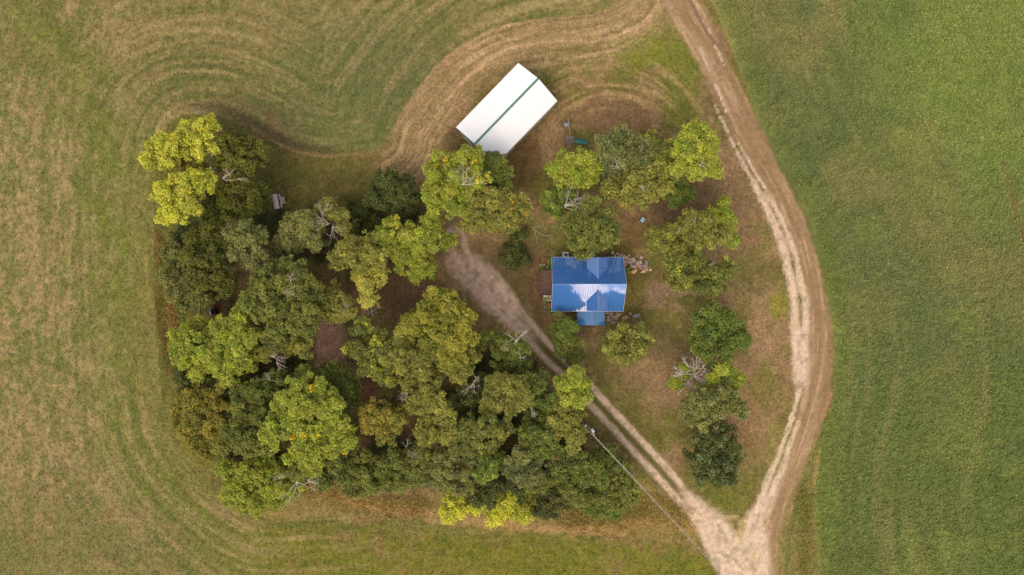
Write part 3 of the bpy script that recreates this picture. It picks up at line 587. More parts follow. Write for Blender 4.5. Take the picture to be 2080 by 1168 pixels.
TREES = [
 ('bright yellow-green tree, topmost at the left end of the grove', 'lime', 12, [(412, 262, 26), (378, 268, 28), (340, 292, 30), (312, 306, 24), (402, 292, 26), (300, 322, 16), (330, 322, 20)], {'dead': [(438, 350, 8, -.05, 1, 3.2, .055, 1)]}),
 ('brown-tinged small tree tucked between the two bright yellow-green crowns', 'gold', 9, [(358, 330, 24), (385, 338, 22), (400, 345, 18)], {}),
 ('deep green tree just right of the topmost yellow-green crown', 'darkolive', 10, [(462, 288, 28), (502, 298, 28), (520, 312, 20), (480, 325, 28), (450, 320, 24), (500, 335, 22)], {'dead': [(452, 362, 8.5, 1, .25, 3.4, .05, 1)]}),
 ('bright yellow-green tree at the left edge, below the topmost one', 'lime', 12, [(392, 372, 28), (358, 372, 28), (333, 392, 28), (345, 422, 26), (408, 378, 18), (375, 405, 26), (330, 440, 14)], {}),
 ('dark olive tree right of the lower yellow-green crown, beside the picnic table', 'darkolive', 9, [(470, 385, 34), (505, 400, 28), (445, 412, 32), (490, 425, 26), (520, 380, 18)], {}),
 ('dark olive tall tree in the middle of the left grove', 'darkolive', 11, [(402, 478, 32), (430, 455, 28), (385, 510, 28), (420, 525, 32), (445, 500, 22), (400, 562, 30), (438, 570, 26)], {}),
 ('grey-green tree with drooping bare twigs, left grove, right of the dark tall one', 'grey', 12, [(490, 468, 28), (515, 482, 22), (480, 500, 24), (508, 518, 24), (475, 478, 20)], {'dead': [(508, 535, 9, .3, -1, 1.6, .035, 1)]}),
 ('low grey-green shrub thicket on the left edge beside the reddish weeds', 'grey', 4.5, [(352, 520, 26), (345, 560, 28), (365, 600, 28), (400, 610, 24), (380, 575, 22)], {'name': 'shrub', 'cat': 'shrub'}),
 ('grey-green tree just below the picnic table', 'grey', 10, [(604, 444, 22), (582, 466, 26), (615, 478, 28), (580, 492, 24), (625, 448, 22), (640, 490, 18)], {}),
 ('half-dead small tree with pale spreading twigs right of the picnic table', 'olive', 9, [(660, 425, 18), (690, 440, 16), (645, 460, 16), (700, 465, 14)], {'dead': [(668, 455, 9.5, -1, .2, 2.0, .05, 2), (675, 460, 9.5, .6, -1, 2.0, .05, 2), (655, 435, 9, .1, 1, 1.8, .04, 2)]}),
 ('round dark blue-green bush standing alone left of the centre', 'bush', 6.5, [(792, 385, 40), (765, 392, 26), (820, 398, 26), (798, 415, 26), (785, 365, 24)], {'name': 'round_bush', 'cat': 'bush', 'clump': .5}),
 ('tall green tree with bright yellow tips, directly below-left of the white barn', 'ygreen', 12, [(903, 335, 30), (948, 328, 30), (885, 365, 26), (930, 365, 34), (892, 400, 30), (970, 350, 22), (925, 408, 30)], {'tip': ((210, 180, 40), .05), 'dead': [(940, 375, 11.5, .7, .7, 2.6, .045, 2), (930, 365, 11.5, -.4, .8, 1.8, .035, 1)]}),
 ('dark green tree overlapping the lower corner of the white barn', 'green', 9, [(1003, 325, 22), (1012, 352, 26), (990, 350, 22), (1022, 378, 22), (1000, 330, 16)], {}),
 ('olive tree with a long right arm below the white barn', 'olive', 11, [(985, 402, 30), (1025, 405, 28), (1060, 420, 22), (960, 435, 30), (1000, 440, 30), (1035, 440, 22), (950, 415, 24)], {'tip': ((200, 150, 50), .02)}),
 ('yellow-green tree with two arms at the head of the gravel drive', 'ygreen', 10, [(795, 472, 26), (835, 478, 28), (878, 462, 24), (893, 488, 24), (860, 500, 24), (815, 500, 24), (780, 490, 16)], {'tip': ((180, 165, 50), .06)}),
 ('green tree reaching over the brown bare earth above the centre crown', 'ygreen', 8, [(850, 530, 26), (822, 540, 22), (866, 548, 20), (845, 550, 20)], {}),
 ('olive-yellow tree in the gap between the left grove and the drive head', 'olive', 11, [(745, 498, 24), (705, 508, 24), (690, 530, 20), (760, 525, 26), (725, 528, 22)], {'tip': ((176, 166, 70), .08)}),
 ('pale yellow thin tree ending in bare pinkish twigs', 'pale', 10, [(758, 552, 26), (740, 578, 20), (752, 602, 18), (738, 560, 18)], {'dead': [(752, 618, 8.5, .2, -1, 1.6, .04, 2)]}),
 ('thin olive tree with bare tips between two brown clearings', 'olive', 10, [(668, 598, 22), (692, 610, 20), (660, 625, 20), (705, 628, 14), (680, 632, 16)], {'dead': [(690, 618, 9.5, .8, -.6, 1.7, .035, 2)]}),
 ('largest grey-green spreading tree in the centre of the left grove', 'mid', 13, [(560, 560, 30), (600, 555, 24), (530, 585, 28), (570, 600, 34), (612, 590, 26), (535, 630, 30), (580, 645, 34), (622, 628, 26), (510, 610, 22), (555, 675, 26), (610, 665, 24)], {'dead': [(580, 590, 12.6, .9, -.5, 1.4, .04, 2), (590, 570, 12.6, .3, .9, 1.1, .04, 1)]}),
 ('yellow-green lobed tree right beside the small dark bin', 'ygreen', 11, [(475, 650, 24), (448, 668, 22), (492, 675, 22), (480, 700, 26), (510, 690, 18)], {}),
 ('broad yellow-green tree at the left edge below the small dark bin', 'ygreen', 10, [(375, 680, 28), (362, 712, 26), (402, 705, 30), (425, 735, 30), (385, 745, 26), (455, 740, 26), (490, 738, 26), (440, 700, 26), (465, 765, 22)], {}),
 ('olive tree with a twisting bare brown limb on its lower side', 'olive', 9.5, [(560, 695, 24), (595, 695, 24), (540, 712, 20), (615, 710, 16)], {'dead': [(550, 722, 8.5, 1, -.1, 2.0, .09, 2), (562, 735, 8, .5, -.7, 1.6, .08, 1)]}),
 ('big bright green tree with orange-yellow tips, lower left of the grove', 'ygreen', 14, [(608, 790, 24), (575, 812, 28), (612, 832, 28), (652, 800, 26), (672, 828, 26), (560, 862, 28), (600, 872, 28), (642, 872, 30), (684, 866, 24), (620, 908, 30), (660, 908, 28), (548, 890, 20), (632, 938, 24), (688, 900, 20), (598, 928, 20)], {'tip': ((220, 170, 30), .015)}),
 ('brownish gold tree on the lower left corner of the grove', 'gold', 10, [(380, 818, 28), (412, 812, 28), (370, 852, 28), (405, 860, 34), (440, 842, 24), (392, 895, 28), (428, 900, 28), (450, 875, 20), (415, 930, 18)], {'leaf': .12}),
 ('dull green tree wedged between the gold corner tree and the big bright green tree', 'mid', 11, [(482, 818, 28), (508, 848, 26), (478, 870, 28), (500, 895, 26), (468, 910, 22), (512, 800, 22), (530, 905, 18)], {}),
 ('dark green low tree above the gold corner tree', 'dark', 8, [(378, 775, 24), (415, 785, 24), (450, 785, 22), (480, 785, 20)], {}),
 ('dark green tree above the big bright green one', 'green', 10, [(640, 765, 24), (675, 768, 28), (700, 790, 26), (700, 825, 22), (560, 770, 22), (545, 790, 20), (620, 755, 18)], {'dead': [(548, 772, 10, -.5, .8, 1.0, .035, 2)]}),
 ('small golden-brown tree inside the lower grove', 'gold', 11, [(768, 838, 24), (795, 850, 22), (760, 868, 22), (788, 880, 24), (745, 850, 16)], {'tip': ((156, 138, 52), .15)}),
 ('big green tree with golden yellow crown beside the bend of the drive', 'gyellow', 13, [(882, 608, 24), (905, 625, 28), (868, 640, 28), (925, 650, 28), (895, 668, 32), (940, 680, 24), (838, 655, 22), (918, 705, 28), (880, 700, 24), (945, 655, 20), (925, 730, 20), (825, 665, 16)], {'leaf': .13}),
 ('light olive tree left of and below the golden central crown', 'olive', 12, [(850, 705, 26), (830, 735, 28), (862, 765, 28), (800, 722, 24), (872, 725, 22), (838, 775, 26), (870, 800, 24), (815, 690, 18)], {'dead': [(828, 798, 11, -.5, -.6, 1.2, .03, 2)]}),
 ('green lobed tree with one bright yellow shoulder, left centre of the lower grove', 'mid', 11, [(755, 690, 24), (735, 665, 18), (770, 715, 26), (745, 735, 26), (775, 760, 24), (722, 705, 20)], {'tip': ((170, 172, 48), .22)}),
 ('olive tree hanging on the lower side of the golden crown above the gap', 'olive', 11, [(935, 745, 22), (910, 740, 16), (955, 720, 16), (932, 765, 14)], {'dead': [(905, 765, 9, -1, -.3, 1.3, .03, 1)]}),
 ('dark tree with pale antler-like dead twigs beside the drive bend', 'green', 9.5, [(1030, 695, 20), (1048, 712, 20), (1025, 728, 22), (1055, 740, 20), (1018, 712, 16)], {'dead': [(1048, 695, 10, .1, 1, 1.9, .045, 2), (1032, 712, 10, -.4, .4, 1.1, .03, 2), (1056, 728, 9.5, .3, .4, 1.0, .03, 2)]}),
 ('small sprig-like tree with a yellow tip right of the golden crown', 'green', 7, [(985, 690, 14), (1000, 682, 10), (975, 695, 12)], {'tip': ((160, 150, 50), .2), 'dead': [(998, 692, 6.8, 1, .3, 1.0, .03, 1)]}),
 ('olive-green round tree in the lower grove, under the antler-like twigs', 'olive', 12, [(1015, 782, 26), (1050, 788, 24), (1000, 810, 24), (1040, 820, 26), (1062, 812, 18)], {}),
 ('dark green sunken tree holding a star of dead twigs', 'dark', 9, [(950, 800, 26), (925, 815, 24), (975, 790, 22), (930, 840, 22), (960, 835, 24)], {'dead': [(962, 778, 10, -.3, -1, 1.5, .05, 2), (962, 776, 10, .8, .5, 1.0, .04, 2)]}),
 ('bright olive tree in the middle of the lower grove', 'olive', 12, [(870, 835, 24), (845, 820, 20), (905, 848, 22), (882, 868, 26), (860, 885, 22), (912, 880, 20), (890, 820, 18)], {'tip': ((160, 152, 50), .06)}),
 ('green tree below the star of dead twigs', 'mid', 11.5, [(960, 872, 26), (990, 862, 22), (1005, 885, 24), (975, 900, 26), (945, 905, 22), (1020, 865, 18)], {'tip': ((150, 142, 60), .06)}),
 ('dark green tree on the right side of the lower grove beside the drive', 'green', 10.5, [(1090, 782, 24), (1075, 805, 22), (1105, 812, 24), (1090, 840, 24), (1120, 850, 20)], {'dead': [(1078, 828, 10, .6, -.8, 1.2, .03, 2)]}),
 ('yellow-green tree overhanging the twin ruts of the drive', 'ygreen', 11, [(1172, 778, 22), (1150, 785, 18), (1185, 795, 16), (1158, 808, 20), (1178, 812, 14), (1165, 765, 14)], {'clump': .5}),
 ('olive tree touching the utility pole', 'olive', 10.5, [(1140, 835, 22), (1165, 848, 20), (1150, 872, 22), (1172, 885, 18), (1125, 860, 18), (1160, 900, 18)], {}),
 ('rich green tree in the lower grove left of the utility pole', 'green', 11, [(1075, 880, 24), (1105, 888, 26), (1085, 905, 22), (1120, 905, 20), (1100, 918, 20)], {'tip': ((130, 134, 50), .08)}),
 ('grey-green domed tree in the lower grove above the bright yellow shrubs', 'sage', 11, [(1058, 935, 24), (1045, 955, 22), (1075, 960, 24), (1060, 972, 20)], {}),
 ('grey-green wide tree at the lower centre edge', 'grey', 10, [(925, 930, 28), (890, 945, 28), (945, 960, 30), (905, 975, 28), (970, 945, 22), (875, 968, 22), (940, 990, 20)], {}),
 ('green tree left of the lower centre edge, with dead twigs above it', 'mid', 10, [(820, 940, 28), (850, 920, 22), (790, 955, 26), (832, 970, 26), (800, 980, 22), (852, 948, 22)], {'dead': [(830, 915, 9, .6, -.7, 1.4, .045, 2), (825, 908, 9, .2, .9, 1.2, .035, 1)]}),
 ('green tree on the bottom edge of the grove near the dry straw patch', 'mid', 8, [(730, 945, 26), (705, 965, 26), (748, 968, 26), (722, 992, 22), (690, 940, 22), (760, 990, 18)], {}),
 ('yellow-green narrow tree between the two grey-green trees low in the grove', 'vivid', 10.5, [(995, 925, 22), (1000, 950, 20), (985, 965, 16), (1015, 935, 14)], {'tip': ((140, 150, 50), .15)}),
 ('green tree at the lower right of the grove near the cable', 'green', 9.5, [(1165, 935, 28), (1195, 945, 26), (1150, 965, 26), (1185, 975, 24), (1210, 965, 18)], {'dead': [(1122, 930, 8, .4, -.8, 2.0, .04, 1)]}),
 ('low olive-green tree under the cable at the right end of the grove', 'mid', 7, [(1235, 940, 28), (1262, 965, 30), (1235, 985, 28), (1270, 1000, 28), (1250, 1020, 26), (1222, 1000, 22)], {'leaf': .13}),
 ('small vivid green shrub at the lower right tip of the grove', 'vivid', 4, [(1215, 1040, 20), (1240, 1042, 16), (1200, 1028, 14)], {'name': 'shrub', 'cat': 'shrub'}),
 ('bright yellow shrub on the bottom edge, the left one of two', 'yellow', 7, [(922, 1028, 22), (946, 1030, 20), (912, 1044, 14), (968, 1024, 14)], {'name': 'yellow_shrub', 'cat': 'shrub', 'clump': .5}),
 ('bright yellow shrub on the bottom edge, the right and larger one of two', 'yellow', 7, [(1025, 1036, 27), (1055, 1026, 26), (1008, 1052, 19), (1062, 1044, 18), (1000, 1018, 18), (1030, 1012, 22)], {'name': 'yellow_shrub', 'cat': 'shrub', 'clump': .5}),
 ('dark grey-green low tree right of the larger bright yellow shrub', 'dark', 6.5, [(1108, 1008, 24), (1130, 990, 22), (1100, 1030, 20), (1145, 1015, 22), (1120, 1040, 16)], {'clump': .5}),
 ('green tree above the dark low one at the right of the yellow shrubs', 'mid', 9, [(1110, 965, 22), (1135, 950, 22), (1090, 985, 18), (1160, 1000, 20), (1180, 1010, 18)], {'tip': ((150, 110, 60), .03)}),
 ('dark tree directly above the two bright yellow shrubs', 'dark', 8, [(1000, 992, 24), (1030, 985, 24), (970, 1005, 20), (1050, 1000, 20), (985, 1020, 14)], {}),
 ('low sprawling green thicket at the bottom left corner of the grove', 'ygreen', 4.5, [(450, 955, 18), (500, 958, 28), (535, 975, 30), (480, 990, 26), (515, 1008, 26), (560, 1000, 26), (470, 1010, 18), (555, 955, 26), (590, 985, 22), (520, 1030, 20), (560, 1022, 20), (490, 1020, 16)], {'name': 'shrub', 'cat': 'shrub', 'density': .8, 'leaf': .12}),
 ('green undergrowth tree with fanned grey dead limbs at the bottom left', 'mid', 6, [(620, 960, 22), (590, 955, 20), (650, 975, 20)], {'dead': [(603, 978, 5.5, .1, -1, 3.4, .05, 1), (625, 975, 5.5, .9, -.3, 2.6, .05, 1), (575, 965, 6, -.7, -.7, 1.8, .06, 1)]}),
 # right-hand trees
 ('yellow-green tree touching the green slide', 'ygreen', 9.5, [(1162, 328, 23), (1190, 326, 20), (1204, 347, 19), (1150, 350, 26), (1180, 352, 26), (1135, 340, 16)], {'clump': .52}),
 ('green tree with a large fan of bare tan branches, left of the right-hand group', 'vivid', 8.5, [(1135, 382, 24), (1120, 402, 20), (1150, 405, 20), (1130, 425, 18), (1165, 375, 18)], {'tip': ((150, 146, 60), .1), 'dead': [(1148, 417, 8.5, 1, .35, 3.1, .05, 2), (1146, 420, 8.3, 1, -.05, 2.8, .045, 2), (1140, 405, 8, .4, 1, 1.5, .03, 1)]}),
 ('dark sage tree, top left of the right-hand group above the house', 'sage', 11, [(1240, 290, 22), (1265, 282, 24), (1295, 300, 26), (1260, 312, 26), (1230, 305, 18), (1285, 325, 24), (1245, 332, 22), (1308, 322, 20)], {'vary': .45}),
 ('dark olive tree in the top middle of the right-hand group', 'mid', 10.5, [(1315, 288, 22), (1340, 300, 22), (1350, 325, 24), (1330, 335, 20), (1362, 345, 20), (1365, 305, 16)], {'tip': ((160, 152, 56), .12)}),
 ('sprawling olive tree filling the lower middle of the right-hand group', 'olive', 10.5, [(1260, 365, 28), (1295, 372, 30), (1330, 370, 28), (1272, 388, 26), (1308, 390, 24), (1346, 382, 22), (1240, 385, 20)], {'tip': ((190, 160, 56), .04), 'dead': [(1255, 340, 10.3, -.7, .4, 1.0, .03, 2), (1300, 378, 10.8, .4, -.3, .8, .03, 2)]}),
 ('yellow-green tree at the upper right end of the group, nearest the loop road', 'ygreen', 11.5, [(1410, 268, 26), (1438, 292, 24), (1400, 298, 26), (1430, 322, 26), (1398, 328, 22), (1448, 345, 18), (1415, 350, 18), (1385, 315, 18), (1375, 345, 16)], {'tip': ((170, 162, 60), .08), 'dead': [(1420, 335, 11.2, 1, .1, .9, .03, 2)]}),
 ('small green tree hanging at the lower right of the group', 'vivid', 6.5, [(1378, 380, 20), (1395, 395, 16), (1368, 398, 16)], {}),
 ('dense olive-green tree overhanging the upper edge of the blue roof', 'mid', 11, [(1165, 455, 26), (1195, 448, 28), (1225, 445, 26), (1178, 478, 26), (1210, 475, 28), (1240, 468, 22), (1190, 498, 20), (1222, 492, 18), (1185, 510, 12), (1190, 425, 22), (1225, 420, 20)], {'tip': ((140, 140, 66), .08)}),
 ('yellow-green round tree at the top of the cluster right of the pale blue box', 'ygreen', 8.5, [(1462, 430, 26), (1480, 452, 20), (1450, 452, 20), (1482, 480, 18)], {'clump': .5}),
 ('light olive tree in the middle of the cluster right of the pale blue box', 'olive', 10.5, [(1412, 448, 20), (1440, 462, 24), (1420, 478, 24), (1465, 475, 18), (1400, 465, 18), (1440, 492, 18)], {'dead': [(1412, 450, 10.5, -.5, .6, .9, .03, 1)]}),
 ('yellow-green tree on the left side of the cluster right of the pale blue box', 'olive', 9.5, [(1338, 480, 22), (1368, 475, 22), (1350, 498, 22), (1385, 490, 20), (1372, 515, 20), (1330, 495, 14)], {'tip': ((150, 152, 60), .15), 'dead': [(1378, 470, 9.6, .5, .8, .8, .03, 1)]}),
 ('large green tree at the bottom of the cluster above the bare path', 'mid', 10, [(1385, 545, 26), (1415, 530, 24), (1410, 562, 26), (1440, 575, 22), (1372, 525, 18), (1450, 550, 22), (1475, 545, 18), (1460, 575, 18), (1380, 568, 18)], {'tip': ((160, 156, 56), .08), 'dead': [(1440, 538, 8.5, 1, .3, .9, .035, 1)]}),
 ('leafy green maple-like tree right of the house near the loop road', 'vivid', 10, [(1455, 640, 20), (1432, 660, 24), (1465, 665, 28), (1495, 680, 24), (1440, 685, 24), (1475, 695, 24), (1460, 718, 24), (1432, 712, 18), (1510, 690, 14), (1490, 655, 16)], {'vary': .38, 'clump': .52}),
 ('small yellow-tinged bush left of the dead tree', 'ygreen', 5, [(1382, 770, 13), (1372, 778, 8), (1392, 750, 9)], {'name': 'small_bush', 'cat': 'bush'}),
 ('small yellow-green tree between the leafy green one and the grey-olive one', 'ygreen', 8.5, [(1478, 762, 18), (1498, 772, 14), (1465, 750, 10), (1450, 770, 14)], {}),
 ('grey-olive round tree below the dead tree', 'grey', 9.5, [(1440, 805, 26), (1470, 800, 26), (1455, 832, 28), (1490, 822, 22), (1420, 825, 24), (1430, 850, 22), (1405, 845, 16), (1508, 835, 14)], {'tip': ((140, 140, 84), .15)}),
 ('dark green bushy tree, lowest of the right-hand row near the drive fork', 'bush', 7.5, [(1435, 905, 28), (1475, 905, 28), (1455, 935, 34), (1420, 935, 24), (1490, 935, 24), (1445, 965, 26), (1475, 962, 22), (1460, 885, 22)], {'tip': ((110, 120, 80), .15), 'vary': .5, 'clump': .5}),
 ('light green upper tree of the pair just left of the small porch roof', 'vivid', 6.5, [(1138, 668, 20), (1158, 662, 14), (1150, 682, 18)], {'clump': .45}),
 ('green lower tree of the pair left of the small porch roof, beside the drive', 'mid', 6.5, [(1150, 702, 20), (1168, 712, 20), (1160, 725, 14), (1140, 710, 14)], {'clump': .45}),
 ('light green spreading ornamental tree below the right-hand rocks', 'olive', 6.5, [(1256, 688, 22), (1286, 684, 24), (1308, 684, 17), (1246, 706, 20), (1280, 708, 26), (1265, 720, 18), (1304, 706, 18)], {'tip': ((160, 160, 84), .2), 'leaf': .12, 'clump': .5}),
 ('low dark green spreading shrub on open ground left of the house', 'bush', 2.2, [(1045, 500, 20), (1030, 515, 16), (1058, 518, 18), (1045, 532, 16), (1055, 480, 12)], {'name': 'shrub', 'cat': 'shrub', 'density': .55}),
 ('low dark shrub under the half-dead tree, left of the round bush', 'dark', 3, [(745, 440, 24), (715, 425, 18), (760, 462, 20), (725, 455, 20)], {'name': 'shrub', 'cat': 'shrub', 'density': .8}),
]
for (lab, pal, h, L, kw) in TREES:
    tree(lab, pal, h, L, **kw)

# standing dead tree
b = P(1408, 765, 4.5); base = Vector((b.x, b.y, 0)); root = empty('dead_tree', base, 'bare grey dead tree with radiating leafless branches on the right side', 'tree')
mb = MB(); top = P(1410, 762, 5.2); limb(mb, base - Vector((0, 0, .1)), top, .2, .13, .1, 5, 7); mb.build('trunk', M['palewood'], root)
for k in range(11):
    mb = MB(); a = k * math.tau / 11 + rnd.uniform(-.2, .2); Ln = rnd.uniform(1.2, 1.9)
    twigs(mb, top - Vector((0, 0, rnd.uniform(0, 1.2))), Vector((math.cos(a), math.sin(a), .55)), Ln, .10, 2, .42, 4); mb.build('branch', M['palewood'], root)
# fallen pale branch left of the house
base = P(1082, 462); root = MB()
for dx, dy, L_ in ((.55, -.8, 1.9), (.75, -.6, 1.5), (.9, .2, 1.0)): twigs(root, base + Vector((0, 0, .15)), Vector((dx, dy, .1)), L_, .04, 1, .2, 2)
tag(root.build('fallen_branch', M['palewood'], None, base), 'pale fallen bare branch lying between the olive tree and the house', 'branch')

# undergrowth of the grove
CN = []
groveA = [(345, 500), (400, 420), (530, 420), (640, 480), (700, 520), (600, 545), (500, 540), (470, 600), (480, 680), (620, 720), (630, 790), (700, 790), (720, 860), (800, 800), (880, 780), (985, 720), (1060, 700), (1130, 800), (1160, 880), (1200, 940), (1250, 1010), (1100, 1000), (900, 975), (700, 970), (560, 960), (470, 930), (380, 800), (360, 700), (420, 650), (400, 600)]
g2 = [(560, 430), (740, 400), (860, 430), (880, 520), (780, 520), (650, 520)]
hx = NR.uniform(330, 1290, 5200); hy = NR.uniform(390, 1020, 5200)
kp = (inpoly(hx, hy, groveA) | (inpoly(hx, hy, g2) & (NR.random(5200) < .6)))
for (cx, cy, a, b_) in [(668, 672, 36, 75), (835, 600, 110, 45), (745, 800, 18, 50), (650, 590, 50, 26), (430, 628, 40, 24), (912, 770, 26, 30)]: kp &= np.hypot((hx - cx) / a, (hy - cy) / b_) > 1
kp &= vn(hx, hy, 40, 401) > .22
hx, hy = hx[kp], hy[kp]; n = len(hx); hz = .2 + 2.2 * NR.random(n) ** 1.4 * (vn(hx, hy, 60, 403) + .3)
p = np.stack([(hx - 1040) * S, (584 - hy) * S, hz], 1)
idx = np.repeat(np.arange(n), 34); d = unit(NR.normal(size=(len(idx), 3))); pos = p[idx] + d * NR.random((len(idx), 1)) ** .5 * np.array([.7, .7, .5]); pos[:, 2] = np.maximum(pos[:, 2], .05)
cc = (lin((70, 84, 36)) * (1 - NR.random((n, 1)) * .45) + lin((60, 30, 6)) * .25 * NR.random((n, 1)))[idx] * (.75 + .5 * NR.random((len(idx), 1)))
v, f = leafquads(pos, unit(d * .4 + np.array([0, 0, .8]) + NR.normal(size=pos.shape) * .4), .13 * (.6 + .8 * NR.random(len(idx))), .6)
o = mesh('undergrowth', v, f, M['leaf'], colors=np.repeat(np.clip(cc, 0, 1), 4, 0)); o['kind'] = 'stuff'; o['label'] = 'dark leafy undergrowth beneath the grove'
# tall dry weeds along the left and bottom edges
wx, wy = [], []
for pl, wd, n in [([(322, 470), (322, 560), (324, 640), (335, 700), (345, 750)], 5, 260), ([(345, 610), (350, 680)], 12, 400), ([(640, 985), (720, 1020), (800, 1030), (860, 1030)], 14, 900), ([(1150, 1050), (1260, 1062), (1330, 1030), (1390, 1070)], 16, 1400), ([(630, 965), (660, 985)], 18, 500), ([(1632, 1000), (1636, 1070), (1636, 1168)], 9, 500)]:
    c_ = catmull(pl); i = NR.integers(0, len(c_) - 1, n); t = NR.random((n, 1)); q = c_[i] * (1 - t) + c_[i + 1] * t + NR.normal(size=(n, 2)) * wd; wx += list(q[:, 0]); wy += list(q[:, 1])
wx = np.array(wx); wy = np.array(wy); x_ = (wx - 1040) * S; y_ = (584 - wy) * S; c, i, j = colat(x_, y_); n = len(x_)
idx = np.repeat(np.arange(n), 7); pos = np.stack([x_, y_, .25 + 0 * x_], 1)[idx] + NR.normal(size=(n * 7, 3)) * np.array([.18, .18, .12])
v, f = leafquads(pos, unit(NR.normal(size=pos.shape) + np.array([0, 0, .4])), .14 * (.6 + .8 * NR.random(n * 7)), .25)
cc = c[idx] * (1.2 + 1.0 * NR.random((n * 7, 1))) * np.array([.98, 1.04, .9])
o = mesh('tall_weeds', v, f, M['blade'], colors=np.repeat(np.clip(cc, 0, 1), 4, 0)); o['kind'] = 'stuff'; o['label'] = 'tall dry weeds along the field margins'

# ------------------------------------------------------------------ house
def slope(mb, rib, a0, a1, b0, b1, spacing=.27, rw=.075, rh=.032, thick=.05):
    """roof plane: ridge edge a0->a1, eave edge b0->b1; ribs run from ridge to eave"""
    a0, a1, b0, b1 = map(Vector, (a0, a1, b0, b1)); u = (b1 - b0).normalized(); n = u.cross(a0 - b0).normalized()
    if n.z < 0: n = -n
    mb.add([b0, b1, a1, a0, b0 - n * thick, b1 - n * thick, a1 - n * thick, a0 - n * thick], [(0, 1, 2, 3), (7, 6, 5, 4), (0, 4, 5, 1), (1, 5, 6, 2), (2, 6, 7, 3), (3, 7, 4, 0)])
    down0 = (b0 - a0); down0 = (down0 - u * down0.dot(u)); 
    Lu = max((b1 - b0).dot(u), (a1 - b0).dot(u)); L0 = min(0, (a0 - b0).dot(u))
    s_ = L0 + spacing * .5
    ra, rb = (a0 - b0).dot(u), (a1 - b0).dot(u); eb = (b1 - b0).dot(u); D = down0.length; dn = down0.normalized()
    while s_ < Lu:
        # v range (0 at ridge, D at eave) inside the quad
        v0, v1 = 0.0, D
        if s_ < ra: v0 = D * (ra - s_) / ra if ra > 1e-6 else 0
        if s_ > rb: v0 = D * (s_ - rb) / (eb - rb) if eb - rb > 1e-6 else 0
        if s_ < 0: v1 = D * (1 - s_ / ra) if ra < -1e-6 else D
        if s_ > eb: v1 = D * (rb - s_) / (rb - eb) if rb - eb > 1e-6 else D
        if v1 - v0 > .08:
            org = b0 - dn * D + u * s_
            p, q = org + dn * v0 + n * .002, org + dn * (v1 - .004) + n * .002
            h_ = u * rw / 2; t_ = u * rw * .22
            rib.add([p - h_, p + h_, q + h_, q - h_, p - t_ + n * rh, p + t_ + n * rh, q + t_ + n * rh, q - t_ + n * rh], [(0, 3, 2, 1), (4, 5, 6, 7), (0, 1, 5, 4), (1, 2, 6, 5), (2, 3, 7, 6), (3, 0, 4, 7)])
        s_ += spacing
ze, zr = 3.0, 5.7
kE = S * (H - ze) / H
xL, xR = (1120 - 1040) * kE, (1265.6 - 1040) * kE; yT, yB = (584 - 522.5) * kE, (584 - 632.4) * kE; yM = (yT + yB) / 2
sl = (zr - ze) / ((yT - yB) / 2)
house = empty('house', ((xL + xR) / 2, yM, 0), 'house with a blue ribbed metal roof and two gabled dormers, beside rock piles', 'house')
mb = MB(); ins = .42
x0, x1, y0, y1 = xL + ins, xR - ins, yB + ins, yT - ins
zw = ze + ins * sl - .10
mb.add([(x0, y0, -.1), (x1, y0, -.1), (x1, y1, -.1), (x0, y1, -.1), (x0, y0, zw), (x1, y0, zw), (x1, y1, zw), (x0, y1, zw), (x0, yM, zr - .12), (x1, yM, zr - .12)],
       [(0, 1, 5, 4), (2, 3, 7, 6), (1, 2, 6, 9, 5), (3, 0, 4, 8, 7), (3, 2, 1, 0), (4, 5, 9, 8), (7, 8, 9, 6)])
for k in range(11):    # log courses standing proud of the wall
    z_ = .25 + k * .27
    for (a, b) in (((x0, y0), (x1, y0)), ((x1, y0), (x1, y1)), ((x1, y1), (x0, y1)), ((x0, y1), (x0, y0))):
        mb.bar((a[0], a[1], z_), (b[0], b[1], z_), .09, .2)
mb.build('wall', M['wall'], house)
mb = MB(); mb.box(((x0 + x1) / 2, (y0 + y1) / 2, .06), (x1 - x0 + .25, y1 - y0 + .25, .36)); mb.build('foundation', M['stonewall'], house)
roof = MB(); rib = roof
slope(roof, rib, (xL, yM, zr), (xR, yM, zr), (xL, yT, ze), (xR, yT, ze)); slope(roof, rib, (xL, yM, zr), (xR, yM, zr), (xL, yB, ze), (xR, yB, ze))
rf = roof.build('roof', M['roof'], house)
mb = MB()
for sgn in (-1, 1):
    mb.add([(xL - .01, yM, zr + .05), (xR + .01, yM, zr + .05), (xR + .01, yM + sgn * .13, zr + .05 - .13 * sl), (xL - .01, yM + sgn * .13, zr + .05 - .13 * sl)], [(0, 1, 2, 3) if sgn < 0 else (3, 2, 1, 0)])
mb.build('ridge_cap', M['roofcap'], rf)
mb = MB()
for xx in (xL - .012, xR + .012):
    for ya in (yT, yB): mb.bar((xx, ya, ze - .03), (xx, yM, zr - .03), .03, .16)
for ya, s_ in ((yT, 1), (yB, -1)): mb.bar((xL, ya + s_ * .016, ze - .07), (xR, ya + s_ * .016, ze - .07), .03, .13)
mb.build('fascia', M['trim'], rf)
